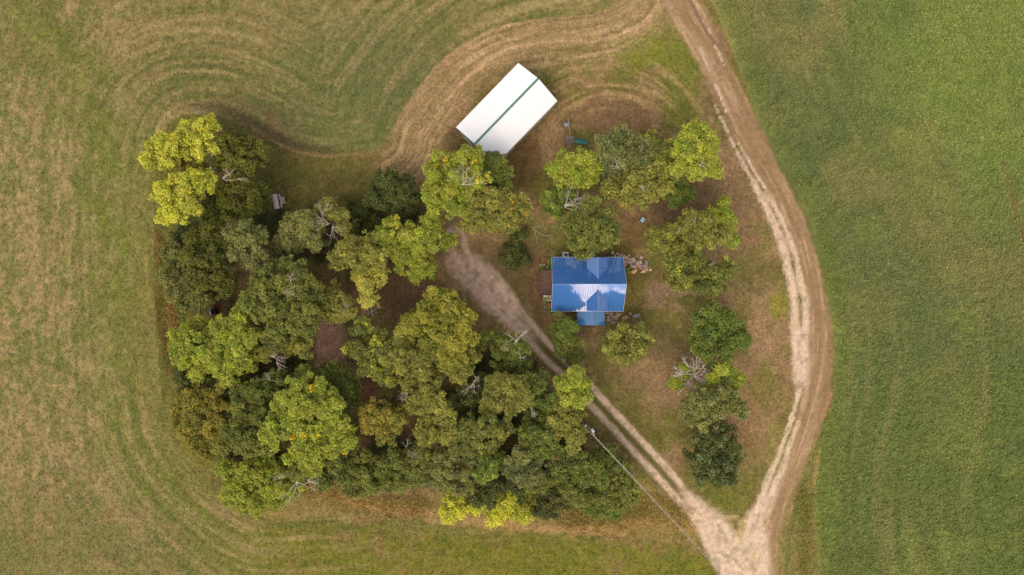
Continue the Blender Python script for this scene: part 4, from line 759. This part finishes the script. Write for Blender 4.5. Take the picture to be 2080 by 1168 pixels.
def window(c, nrm, wd, ht, parent):
    c = Vector(c); n = Vector(nrm); u = Vector((-n.y, n.x, 0)); fr = MB(); z = Vector((0, 0, 1))
    for a, b in ((c - u * wd / 2 - z * ht / 2, c + u * wd / 2 - z * ht / 2), (c - u * wd / 2 + z * ht / 2, c + u * wd / 2 + z * ht / 2)): fr.bar(a + n * .03, b + n * .03, .07, .09)
    for a, b in ((c - u * wd / 2 - z * ht / 2, c - u * wd / 2 + z * ht / 2), (c + u * wd / 2 - z * ht / 2, c + u * wd / 2 + z * ht / 2), (c - z * ht / 2, c + z * ht / 2)): fr.bar(a + n * .028, b + n * .028, .07, .06)
    w_ = fr.build('window', M['trim'], parent); g = MB(); g.bar(c - u * wd / 2 + n * .022, c + u * wd / 2 + n * .022, .02, ht - .04); g.build('pane', M['glass'], w_)
for xx in (6.6, 8.2, 13.0): window((xx, y0 - .05, 1.7), (0, -1, 0), 1.0, 1.1, house)
for xx in (6.2, 8.6, 12.6): window((xx, y1 + .05, 1.7), (0, 1, 0), 1.0, 1.1, house)
window((x1 + .05, yM, 1.7), (1, 0, 0), 1.6, 1.2, house); window((x1 + .05, yM, 4.0), (1, 0, 0), .8, .8, house); window((x0 - .05, yM + .9, 1.7), (-1, 0, 0), .8, 1.1, house); window((x0 - .05, yM, 4.0), (-1, 0, 0), .8, .8, house)
mb = MB(); mb.box((x0 - .06, yM - .6, 1.25), (.06, .95, 2.05)); d_ = mb.build('door', M['greendoor'], house)
mb = MB(); mb.box((x0 - .12, yM - .95, 1.2), (.06, .05, .12)); mb.build('handle', M['grey'], d_)
# dormers
kd = S * (H - 4.1) / H; dx0, dx1 = (1192 - 1040) * kd, (1234.2 - 1040) * kd; dxm = (dx0 + dx1) / 2; zde, zdr = 4.10, 5.17
for sgn, yf in ((1, yT - .12), (-1, yB + .12)):
    ya_s = yM + sgn * (zr - zde) / sl; ya_a = yM + sgn * (zr - zdr) / sl
    dm = MB(); yw = yf - sgn * .3
    zb = zr - sl * abs(yw - yM)
    dm.add([(dx0 + .12, yw, zb), (dx1 - .12, yw, zb), (dx1 - .12, yw, zde + .05), (dxm, yw, zdr - .08), (dx0 + .12, yw, zde + .05), (dx0 + .12, ya_s, zde + .02), (dx1 - .12, ya_s, zde + .02)],
           [(0, 1, 2, 3, 4) if sgn < 0 else (4, 3, 2, 1, 0), (0, 4, 5), (1, 6, 2)])
    dr = dm.build('dormer', M['wall'], house)
    rm = MB()
    for xs_ in (dx0, dx1):
        slope(rm, rm, (dxm, yf, zdr), (dxm, ya_a, zdr), (xs_, yf, zde), (xs_, ya_s, zde))
    rm.build('dormer_roof', M['roof'], dr)
    cp = MB()
    for q in (-1, 1):
        vs = [(dxm, yf, zdr + .045), (dxm, ya_a, zdr + .045), (dxm + q * .11, ya_a, zdr + .045 - .09), (dxm + q * .11, yf, zdr + .045 - .09)]
        cp.add(vs, [(0, 1, 2, 3)])
    cp.build('dormer_cap', M['roofcap'], dr)
    window((dxm, yw + sgn * .02, zb + .55), (0, sgn, 0), .9, .75, dr)
# porch
kp_ = S * (H - 2.7) / H; px0, px1 = (1172.3 - 1040) * kp_, (1228.6 - 1040) * kp_; pxm = (1202 - 1040) * kp_; pyf = (584 - 660.6) * kp_; pyb = yB + .35
pm = MB(); slope(pm, pm, (pxm, pyb, 2.95), (pxm, pyf, 3.0), (px0, pyb, 2.5), (px0, pyf, 2.5)); slope(pm, pm, (pxm, pyb, 2.95), (pxm, pyf, 3.0), (px1, pyb, 2.5), (px1, pyf, 2.5))
pr = pm.build('porch_roof', M['porchroof'], house)
cp = MB(); cp.bar((pxm, pyb - .2, 3.02), (pxm, pyf, 3.02), .09, .04); cp.build('porch_ridge_cap', M['roofcap'], pr)
for xx in (px0 + .2, px1 - .2):
    mb = MB(); mb.box((xx, pyf + .25, 1.25), (.14, .14, 2.5)); mb.build('porch_post', M['trim'], house)
mb = MB(); mb.box(((px0 + px1) / 2, (pyb + pyf) / 2 - .1, .16), (px1 - px0 - .1, pyb - pyf - .35, .22)); mb.box(((px0 + px1) / 2, pyf - .2, .07), (1.4, .5, .16)); mb.build('porch_floor', M['deck'], house)
mb = MB(); mb.box((pxm, y0 - .07, 1.3), (.95, .06, 2.05)); d_ = mb.build('door', M['greendoor'], house); mb = MB(); mb.box((pxm + .36, y0 - .13, 1.25), (.05, .05, .12)); mb.build('handle', M['grey'], d_)
# west deck
qa, qb = P(1095, 549, .7), P(1122, 599, .7)
mb = MB(); nb = 14
for k in range(nb):
    yy = qb.y + (qa.y - qb.y) * (k + .5) / nb; mb.box(((qa.x + x0) / 2 - .03, yy, .62), (x0 - qa.x - .1, (qa.y - qb.y) / nb - .015, .05))
for xx in (qa.x + .1, (qa.x + x0) / 2): 
    for yy in (qb.y + .1, qa.y - .1): mb.box((xx, yy, .28), (.14, .14, .62))
dk = mb.build('deck', M['deck'], house)
mb = MB()
for a, b in (((qa.x, qb.y), (qa.x, qa.y)), ((qa.x, qa.y), (x0 - .1, qa.y)), ((qa.x, qb.y), (x0 - .1, qb.y))):
    for z_ in (1.6, .78): mb.bar((a[0], a[1], z_), (b[0], b[1], z_), .09, .05)
    n_ = 12
    for k in range(n_ + 1): t = k / n_; mb.box((a[0] + (b[0] - a[0]) * t, a[1] + (b[1] - a[1]) * t, 1.17), (.03, .03, .84))
mb.build('railing', M['rail'], dk)
mb = MB(); sx0 = P(1106, 604, .4)
for k in range(3): mb.box((sx0.x + .35, qb.y - .18 - k * .26, .48 - k * .17), (1.0, .28, .05))
mb.build('steps', M['wood'], house)
# heat pump
c = P(1149.5, 517.5, .7); ac = empty('air_conditioner', (c.x, c.y, 0), 'white square air conditioner with a round black fan by the upper wall', 'air conditioner')
mb = MB(); mb.box((c.x, c.y, .38), (.62, .62, .7)); mb.box((c.x, c.y, .02), (.8, .8, .08)); mb.build('case', M['white'], ac)
mb = MB(); mb.tube([(c.x, c.y, .73), (c.x, c.y, .755)], [.23, .23], 20); fa = mb.build('fan_grille', M['black'], ac)
mb = MB(); mb.tube([(c.x, c.y, .757), (c.x, c.y, .775)], [.07, .07], 12); mb.build('fan_hub', M['grey'], fa)

# rocks
def rock(px, py, sx, sy, sz, mt, label=None, group=None, rot=None, name='rock', z0=0.0, cat='rock'):
    import bmesh
    sx, sy, sz = sx * 1.12, sy * 1.12, sz * 1.15
    bm = bmesh.new(); bmesh.ops.create_icosphere(bm, subdivisions=2, radius=1.0)
    pl = [(Vector((rnd.gauss(0, 1), rnd.gauss(0, 1), rnd.gauss(0, .9))).normalized(), rnd.uniform(.42, .82)) for _ in range(13)]
    for v in bm.verts:
        for n_, d_ in pl:
            t = v.co.dot(n_)
            if t > d_: v.co -= n_ * (t - d_)
        v.co *= 1 + rnd.uniform(-.04, .04)
    a = rnd.uniform(0, math.tau) if rot is None else rot; ca, sa = math.cos(a), math.sin(a)
    c = P(px, py, sz * .8 + z0); vs = []
    for v in bm.verts:
        x, y, z = v.co.x * sx, v.co.y * sy, v.co.z * sz; vs.append((c.x + x * ca - y * sa, c.y + x * sa + y * ca, z0 + sz * .55 + z))
    fs = [tuple(v.index for v in f.verts) for f in bm.faces]; bm.free()
    o = mesh(name, vs, fs, ROCK[mt], None, Vector((c.x, c.y, z0))); tag(o, label or 'small rock in the heap', cat, group); return o
BR = [(1286, 526, .55, .33, .35, 0, 'long pinkish rock with a dark cleft near the top of the upper rock pile', -.9), (1262, 530, .5, .32, .3, 1, 'tan rock touching the roof corner in the upper pile', .6), (1290, 549, .62, .4, .38, 3, 'large rust-orange rock at the bottom left of the upper pile', .3),
      (1308, 550, .68, .34, .36, 3, 'pointed orange rock at the bottom right of the upper pile', .4), (1287, 541, .5, .34, .5, 4, 'dark mauve cratered rock behind the large rust-orange one', .3), (1307, 539, .42, .3, .4, 2, 'grey slab rock above the pointed orange one', .4),
      (1297, 530, .4, .26, .34, 2, 'pale grey rock in the centre of the upper pile', .9), (1314, 533, .36, .25, .3, 2, 'grey rock on the right rim of the upper pile', -1.0), (1271, 537, .4, .3, .25, 4, 'mauve rock beside the roof edge in the upper pile', .5), (1302, 522, .34, .28, .26, 0, 'pink rock on the top right slope of the upper pile', 0),
      (1257, 639, .45, .3, .3, 1, 'tan-grey boulder under the lower right roof edge', .3), (1269, 645, .5, .3, .3, 3, 'flat tan-orange boulder in the lower rock row', .1), (1281, 637, .4, .28, .3, 2, 'grey-blue boulder at the middle of the lower rock row', -.5), (1294, 641, .55, .42, .4, 2, 'big pale grey boulder at the right end of the lower rock row', .2),
      (1303, 656, .5, .22, .25, 5, 'whitish rock half under the ornamental tree', .3)]
for (x, y, a, b, c, m_, lab, ro) in BR: rock(x, y, a, b, c, m_, lab, 'boulders beside the house', ro, 'boulder')
for k in range(100):
    t = rnd.random(); x = 1245 + 75 * t + rnd.uniform(-4, 4); y = 519 + 26 * t ** 1.4 + rnd.uniform(-7, 9)
    r = rnd.uniform(.11, .25); rock(x, y, r * 1.2, r, r, rnd.choice((0, 1, 3, 0, 5, 4)), 'small broken rock heaped in the upper pile at the roof corner', 'small rocks of the upper pile')
for k in range(40):
    x = rnd.uniform(1232, 1256); y = rnd.uniform(635, 655); r = rnd.uniform(.10, .2); rock(x, y, r * 1.2, r, r, rnd.choice((0, 1, 3, 5, 4)), 'small pinkish rock spread right of the porch roof', 'small rocks beside the porch')
for k in range(22):
    x = 1122 + 44 * k / 22 + rnd.uniform(-1, 1); y = 639.5 + rnd.uniform(-1, 1); rock(x, y, .11, .09, .09, rnd.choice((5, 2, 1)), 'small edging stone in the row along the lower flower bed', 'edging stones of the lower bed', name='edging_stone', cat='stone')
for k in range(10): rock(1106 + rnd.uniform(-.6, .6), 608 + 3.2 * k, .10, .09, .09, rnd.choice((5, 2)), 'small edging stone in the upright row left of the flower bed', 'edging stones of the side bed', name='edging_stone', cat='stone')
for k in range(5): rock(1097 + 2.4 * k, 538.5 + rnd.uniform(-.5, .5), .11, .11, .1, 5, 'small pale edging stone above the brown deck', 'edging stones above the deck', name='edging_stone', cat='stone')
for k in range(9): rock(1133 + 4 * k, 516 - 1.5 * math.sin(k / 8 * math.pi), .13, .1, .1, rnd.choice((2, 4)), 'small dark edging stone curving round the air conditioner', 'edging stones by the air conditioner', name='edging_stone', cat='stone')
rock(532, 397, .3, .24, .16, 4, 'flat grey rock left of the picnic table, the upper of two'); rock(537, 428, .36, .2, .14, 2, 'flat grey rock left of the picnic table, the lower of two')
# planting beds by the house
def plants(px, py, n, w_, h_, label, pal):
    c = P(px, py); q = np.stack([c.x + NR.uniform(-w_, w_, n), c.y + NR.uniform(-h_, h_, n), .18 + .25 * NR.random(n)], 1)
    idx = np.repeat(np.arange(n), 26); d = unit(NR.normal(size=(len(idx), 3))); pos = q[idx] + d * .22 * NR.random((len(idx), 1)); pos[:, 2] = np.maximum(pos[:, 2], .04)
    v, f = leafquads(pos, unit(d * .4 + np.array([0, 0, .8])), .07 * (.6 + .8 * NR.random(len(idx))), .6)
    cc = (lin(PAL[pal][0]) * LG * (.7 + .6 * NR.random((n, 1))))[idx] * (.8 + .4 * NR.random((len(idx), 1)))
    tag(mesh('flower_bed_plant', v, f, M['leaf'], None, c, np.repeat(cc, 4, 0)), label, 'plants')
plants(1111, 544, 22, .75, .22, 'low green plants in the bed above the brown deck', 'green'); plants(1116, 533, 12, .22, .5, 'low green plants at the upper left house corner', 'green')
plants(1110, 612, 20, .3, .8, 'low green plants in the bed below the brown deck', 'vivid'); plants(1113, 630, 14, .3, .5, 'low green plants at the lower left house corner', 'mid')
plants(1242, 520, 10, .35, .2, 'small green plant between the dormer and the upper rock pile', 'dark'); plants(1275, 549, 9, .2, .35, 'small green weed at the roof edge below the upper rock pile', 'vivid')
plants(1158, 639, 12, 1.2, .1, 'thin plants along the lower wall left of the porch', 'gold')
# red garden chair
c = P(1116.5, 620, .4); ch = empty('garden_chair', (c.x, c.y, 0), 'small red garden chair by the left wall below the deck', 'chair')
mb = MB(); mb.box((c.x, c.y, .42), (.5, .5, .05)); mb.build('seat', M['red'], ch); mb = MB(); mb.box((c.x + .24, c.y, .7), (.05, .5, .55)); mb.build('backrest', M['red'], ch)
for a in (-.2, .2):
    for b in (-.2, .2): mb = MB(); mb.box((c.x + a, c.y + b, .2), (.04, .04, .4)); mb.build('leg', M['red'], ch)

# ------------------------------------------------------------------ barn
zbe, zbr = 3.3, 4.75
A_, B_, D_ = P(1053.2, 128.3, zbe), P(1131, 205.4, zbe), P(926.5, 258.8, zbe)
ctr = (B_ + D_) / 2; u = (A_ - D_); L = u.length; u.normalize(); vv = Vector((u.y, -u.x, 0)); W = (B_ - A_).dot(vv); ctr = D_ + u * L / 2 + vv * W / 2
def bp(a, b, z): q = ctr + u * a + vv * b; return Vector((q.x, q.y, z))
barn = empty('barn', (ctr.x, ctr.y, 0), 'steel barn with a white roof and green ridge cap', 'barn')
rm = MB(); slope(rm, rm, bp(-L / 2, 0, zbr), bp(L / 2, 0, zbr), bp(-L / 2, -W / 2, zbe), bp(L / 2, -W / 2, zbe), .30, .05, .012); slope(rm, rm, bp(-L / 2, 0, zbr), bp(L / 2, 0, zbr), bp(-L / 2, W / 2, zbe), bp(L / 2, W / 2, zbe), .30, .05, .012)
rf = rm.build('roof', M['barnroof'], barn)
mb = MB(); sb = (zbr - zbe) / (W / 2)
for q in (-1, 1): mb.add([bp(-L / 2 - .02, 0, zbr + .05), bp(L / 2 + .02, 0, zbr + .05), bp(L / 2 + .02, q * .15, zbr + .05 - .15 * sb), bp(-L / 2 - .02, q * .15, zbr + .05 - .15 * sb)], [(0, 1, 2, 3) if q > 0 else (3, 2, 1, 0)])
mb.build('ridge_cap', M['greentrim'], rf)
mb = MB()
for a in (-L / 2 - .02, L / 2 + .02):
    for q in (-1, 1): mb.bar(bp(a, q * W / 2, zbe - .06), bp(a, 0, zbr - .06), .04, .14)
mb.build('gable_trim', M['greentrim'], rf)
mb = MB()
for q in (-1, 1): mb.bar(bp(-L / 2, q * (W / 2 + .03), zbe - .07), bp(L / 2, q * (W / 2 + .03), zbe - .07), .05, .1)
mb.build('gutter', M['trim'], rf)
a, b = L / 2 - .15, W / 2 - .12; zt = zbe + .12 * sb - .09
mb = MB(); mb.add([bp(-a, -b, -.1), bp(a, -b, -.1), bp(a, b, -.1), bp(-a, b, -.1), bp(-a, -b, zt), bp(a, -b, zt), bp(a, b, zt), bp(-a, b, zt), bp(-a, 0, zbr - .1), bp(a, 0, zbr - .1)],
    [(0, 1, 5, 4), (2, 3, 7, 6), (1, 2, 6, 9, 5), (3, 0, 4, 8, 7), (3, 2, 1, 0), (4, 5, 9, 8), (7, 8, 9, 6)])
k = -a + .3
while k < a: 
    for q in (-1, 1): mb.bar(bp(k, q * (b + .008), .02), bp(k, q * (b + .008), zt - .02), .03, .03)
    k += .3
mb.build('wall', M['barnwall'], barn)
mb = MB()
for q in (-1, 1):
    for e in (-1, 1): mb.bar(bp(e * (a + .01), q * (b + .01), .0), bp(e * (a + .01), q * (b + .01), zt - .05), .12, .12)
mb.build('corner_trim', M['greentrim'], barn)
for off in (-1.7, 1.6):       # sliding doors on the lower left gable
    mb = MB(); p0, p1 = bp(-a - .04, off - .9, 1.3), bp(-a - .04, off + .9, 1.3); mb.bar(p0, p1, .06, 2.5); d_ = mb.build('barn_door', M['greendoor'], barn)
    mb = MB(); 
    for z_ in (.1, 1.3, 2.5): mb.bar(bp(-a - .09, off - .9, z_), bp(-a - .09, off + .9, z_), .03, .1)
    mb.build('door_brace', M['trim'], d_)
mb = MB(); mb.bar(bp(-1.9, b + .05, 1.15), bp(-1.1, b + .05, 1.15), .05, 2.1); d_ = mb.build('side_door', M['rust'], barn)
mb = MB(); mb.bar(bp(-1.2, b + .1, 1.1), bp(-1.15, b + .1, 1.1), .05, .1); mb.build('handle', M['grey'], d_)

# ------------------------------------------------------------------ play set
pt = P(1154, 241, 2.3); pb = P(1158.5, 280, 2.3)
ps = empty('swing_set', (pt.x, pt.y - 1.2, 0), 'wooden swing set with a brown-roofed tower and a green slide', 'swing set')
mb = MB(); mb.bar(pt, pb, .11, .14); mb.build('top_beam', M['lumber'], ps)
for dx in (-.85, .85):
    mb = MB(); mb.bar(pt + Vector((0, 0, -.02)), (pt.x + dx, pt.y + .15, 0), .09); mb.build('leg', M['lumber'], ps)
T0, T1 = P(1148.5, 281, 1.5), P(1163.5, 292, 1.5); tc_ = (T0 + T1) / 2; hw, hh = .45, .38
for dx in (-hw, hw):
    for dy in (-hh, hh): mb = MB(); mb.box((tc_.x + dx, tc_.y + dy, 1.2), (.1, .1, 2.4)); mb.build('post', M['lumber'], ps)
mb = MB()
for k in range(6): mb.box((tc_.x - hw + .075 + k * .165, tc_.y, 1.3), (.15, 2 * hh, .04))
mb.build('platform', M['lumber'], ps)
mb = MB(); c0 = tc_ + Vector((0, 0, 0)); e = .52
mb.add([(tc_.x - e, tc_.y - e + .08, 2.3), (tc_.x + e, tc_.y - e + .08, 2.3), (tc_.x + e, tc_.y, 2.65), (tc_.x - e, tc_.y, 2.65), (tc_.x + e, tc_.y + e - .08, 2.3), (tc_.x - e, tc_.y + e - .08, 2.3)], [(0, 1, 2, 3), (3, 2, 4, 5)]); mb.build('tower_roof', M['tarp'], ps)
for z_ in (1.75,):
    mb = MB(); mb.bar((tc_.x - hw, tc_.y - hh, z_), (tc_.x + hw, tc_.y - hh, z_), .04, .1); mb.bar((tc_.x - hw, tc_.y - hh, z_), (tc_.x - hw, tc_.y + hh, z_), .04, .1); mb.build('rail', M['lumber'], ps)
sa = Vector((tc_.x + hw + .03, tc_.y + .1, 1.32)); sb_ = P(1193.5, 284.5, .25); sb_ = Vector((sb_.x, sa.y, .22)); mb = MB(); n_ = 12; pr_ = []
for i in range(n_ + 1):
    t = i / n_; x = sa.x + (sb_.x - sa.x) * t; z = sa.z + (sb_.z - sa.z) * (t * 1.12 if t < .85 else .952 + (t - .85) * .32) + .05 * math.sin(t * math.pi * 3)
    for (o_, hgt) in ((-.30, .16), (-.26, .17), (-.2, .0), (.2, .0), (.26, .17), (.30, .16)): pr_.append((x, sa.y + o_, z + hgt))
fs = [(i * 6 + j, (i + 1) * 6 + j, (i + 1) * 6 + j + 1, i * 6 + j + 1) for i in range(n_) for j in range(5)]
mb.add(pr_, fs); sl_ = mb.build('slide', M['slide'], ps, smooth=False); sl_.modifiers.new('s', 'SOLIDIFY').thickness = .025
for yy, seat_m, nm in ((pt.y - .35, 'greyblue', 'swing'), (pb.y + .35, 'white', 'swing')):
    t = (yy - pb.y) / (pt.y - pb.y); xx = pb.x + (pt.x - pb.x) * t - .12
    mb = MB(); mb.box((xx, yy, .5), (.26 if seat_m == 'white' else .55, .5, .05)); s1 = mb.build(nm, M[seat_m], ps)
    mb = MB(); mb.bar((xx, yy - .22, .52), (xx + .1, yy - .22, 2.28), .02); mb.bar((xx, yy + .22, .52), (xx + .1, yy + .22, 2.28), .02); mb.build('chain', M['chain'], s1)

# ------------------------------------------------------------------ picnic table, chair, boxes
c = P(561.5, 409, .7); ang = math.atan2(-(425 - 394), 5.5) + 0; tb = empty('picnic_table', (c.x, c.y, 0), 'long weathered wooden picnic table right of the left grove', 'table')
ud = Vector((math.cos(ang), math.sin(ang), 0)); vd = Vector((-ud.y, ud.x, 0))
mb = MB()
for k in range(3): o_ = (k - 1) * .17; mb.bar(c + vd * o_ - ud * .98 + Vector((0, 0, .03)), c + vd * o_ + ud * .98 + Vector((0, 0, .03)), .155, .04)
mb.build('table_top', M['wood'], tb)
for q in (-1, 1):
    mb = MB(); cc_ = Vector((c.x, c.y, .43)) + vd * q * .46; mb.bar(cc_ - ud * .95, cc_ + ud * .95, .16 if q > 0 else .1, .04); mb.build('bench', M['wood'], tb)
for e in (-.7, .7):
    for q in (-1, 1): mb = MB(); mb.bar(c + ud * e + vd * q * .1 + Vector((0, 0, -.03)), Vector((c.x, c.y, 0)) + ud * e + vd * q * .48, .06, .09); mb.build('leg', M['wood'], tb)
c = P(574, 407.5, .5); rt = R(14); lc = empty('lounge_chair', (c.x, c.y, 0), 'pale slatted wooden chair just right of the picnic table', 'chair')
def rl(x, y, z): return (c.x + x * math.cos(rt) - y * math.sin(rt), c.y + x * math.sin(rt) + y * math.cos(rt), z)
mb = MB()
for k in range(5): mb.bar(rl(-.35, -.26 + k * .13, .38), rl(.1, -.26 + k * .13, .42), .095, .03)
mb.build('seat', M['wood'], lc); mb = MB()
for k in range(5): mb.bar(rl(.12, -.26 + k * .13, .42), rl(.42, -.30 + k * .15, .95), .095, .03)
mb.build('backrest', M['wood'], lc)
for q in (-1, 1):
    mb = MB(); mb.bar(rl(-.36, q * .36, .6), rl(.34, q * .36, .6), .11, .03); mb.build('armrest', M['wood'], lc)
    for x in (-.33, .22): mb = MB(); mb.bar(rl(x, q * .36, 0), rl(x, q * .36, .58), .07); mb.build('leg', M['wood'], lc)
# pale blue box
c = P(1305.5, 446.5, .5); rt = R(-32); bx = empty('storage_box', (c.x, c.y, 0), 'small pale blue lidded box alone on the brown ground', 'box')
mb = MB(); mb.box((c.x, c.y, .24), (.42, .56, .46), rt); mb.build('body', M['paleblue'], bx); mb = MB(); mb.box((c.x, c.y, .50), (.47, .61, .05), rt); mb.box((c.x, c.y, .54), (.3, .42, .03), rt); mb.build('lid', M['paleblue'], bx)
c = P(1299, 450.5, .3); mb = MB(); mb.tube([(c.x, c.y, 0), (c.x - .02, c.y, .5)], [.06, .05], 8); tag(mb.build('stump', M['wood'], None, Vector((c.x, c.y, 0))), 'short pale stump beside the pale blue box', 'stump')
# dark bin
c = P(433.5, 633.5, .6); rt = R(8); bx = empty('garbage_bin', (c.x, c.y, 0), 'dark open bin with a pale blue-grey side under the left grove', 'bin')
mb = MB()
for (o_, s_) in (((.26, 0), (.04, .76)), ((0, .36), (.5, .04)), ((0, -.36), (.5, .04))):
    mb.box((c.x + o_[0], c.y + o_[1], .4), (s_[0], s_[1], .8), rt)
mb.box((c.x, c.y, .06), (.5, .7, .06), rt); mb.build('body', M['black'], bx)
mb = MB(); mb.box((c.x - .32, c.y, .46), (.14, .78, .86), rt); mb.build('side_panel', M['greyblue'], bx)

# ------------------------------------------------------------------ utility pole, lamp and cables
tp = P(1202, 881, 9.2); pbase = Vector((tp.x, tp.y, 0))
up_ = empty('utility_pole', pbase, 'wooden utility pole with white transformer and insulators at the grove edge', 'utility pole')
mb = MB(); mb.tube([pbase, tp], [.16, .11], 10); mb.build('pole', M['pole'], up_)
tr_ = P(1203.5, 876.5, 8.4); mb = MB(); mb.tube([(tr_.x, tr_.y, 7.5), (tr_.x, tr_.y, 8.35), (tr_.x, tr_.y, 8.42)], [.24, .24, .17], 16); tf = mb.build('transformer', M['white'], up_)
mb = MB(); mb.tube([(tr_.x + .05, tr_.y, 8.42), (tr_.x + .05, tr_.y, 8.62)], [.05, .035], 8); mb.build('bushing', M['white'], tf)
mb = MB(); mb.bar((tr_.x, tr_.y, 7.9), (tp.x, tp.y, 7.9), .08, .4); mb.build('bracket', M['grey'], tf)
arm0, arm1 = P(1195.5, 877, 8.6), P(1206.5, 881.5, 8.6); mb = MB(); mb.bar(arm0, arm1, .09, .09); cr = mb.build('crossarm', M['pole'], up_)
for q in (arm0, arm1): mb = MB(); mb.tube([(q.x, q.y, 8.62), (q.x, q.y, 8.85)], [.075, .05], 8); mb.build('insulator', M['white'], up_)
l0, l1 = P(1199, 874, 7.4), P(1189.5, 865.5, 7.6); mb = MB(); pts = [Vector((tp.x, tp.y, 7.2)), l0.lerp(l1, .3) + Vector((0, 0, .25)), l0.lerp(l1, .7) + Vector((.12, .12, .35)), Vector((l1.x, l1.y, 7.6))]
mb.tube(pts, [.035] * 4, 6); la = mb.build('lamp_arm', M['grey'], up_)
mb = MB(); mb.tube([(l1.x, l1.y, 7.66), (l1.x, l1.y, 7.6), (l1.x, l1.y, 7.4)], [.08, .17, .12], 12); mb.build('lamp_head', M['white'], la)
e1 = P(1475, 1172, 7.4); dirv = (e1 - tp); dirv.z = 0; Lc = 46; dirv.normalize(); side = Vector((-dirv.y, dirv.x, 0))
far = tp + dirv * Lc; far.z = 9.2
for q, lab, zz in ((0.0, 'pale overhead cable running from the utility pole, the left one of two', 9.0), (.0, 'pale overhead cable running from the utility pole, the right one of two', 8.8)):
    m_ = MB(); pts = []; sgn = 1 if zz == 9.0 else -1
    for i in range(31): 
        t = i / 30; p = Vector((tp.x, tp.y, zz)).lerp(Vector((far.x, far.y, zz)), t) + side * sgn * (-.02 - .2 * t); p.z -= 4 * (1.3 if sgn > 0 else 1.6) * t * (1 - t); pts.append(p)
    m_.tube(pts, [.021 if sgn > 0 else .013] * 31, 6); tag(m_.build('cable', M['cable'], None, Vector((tp.x, tp.y, zz))), lab, 'cable', 'overhead cables')
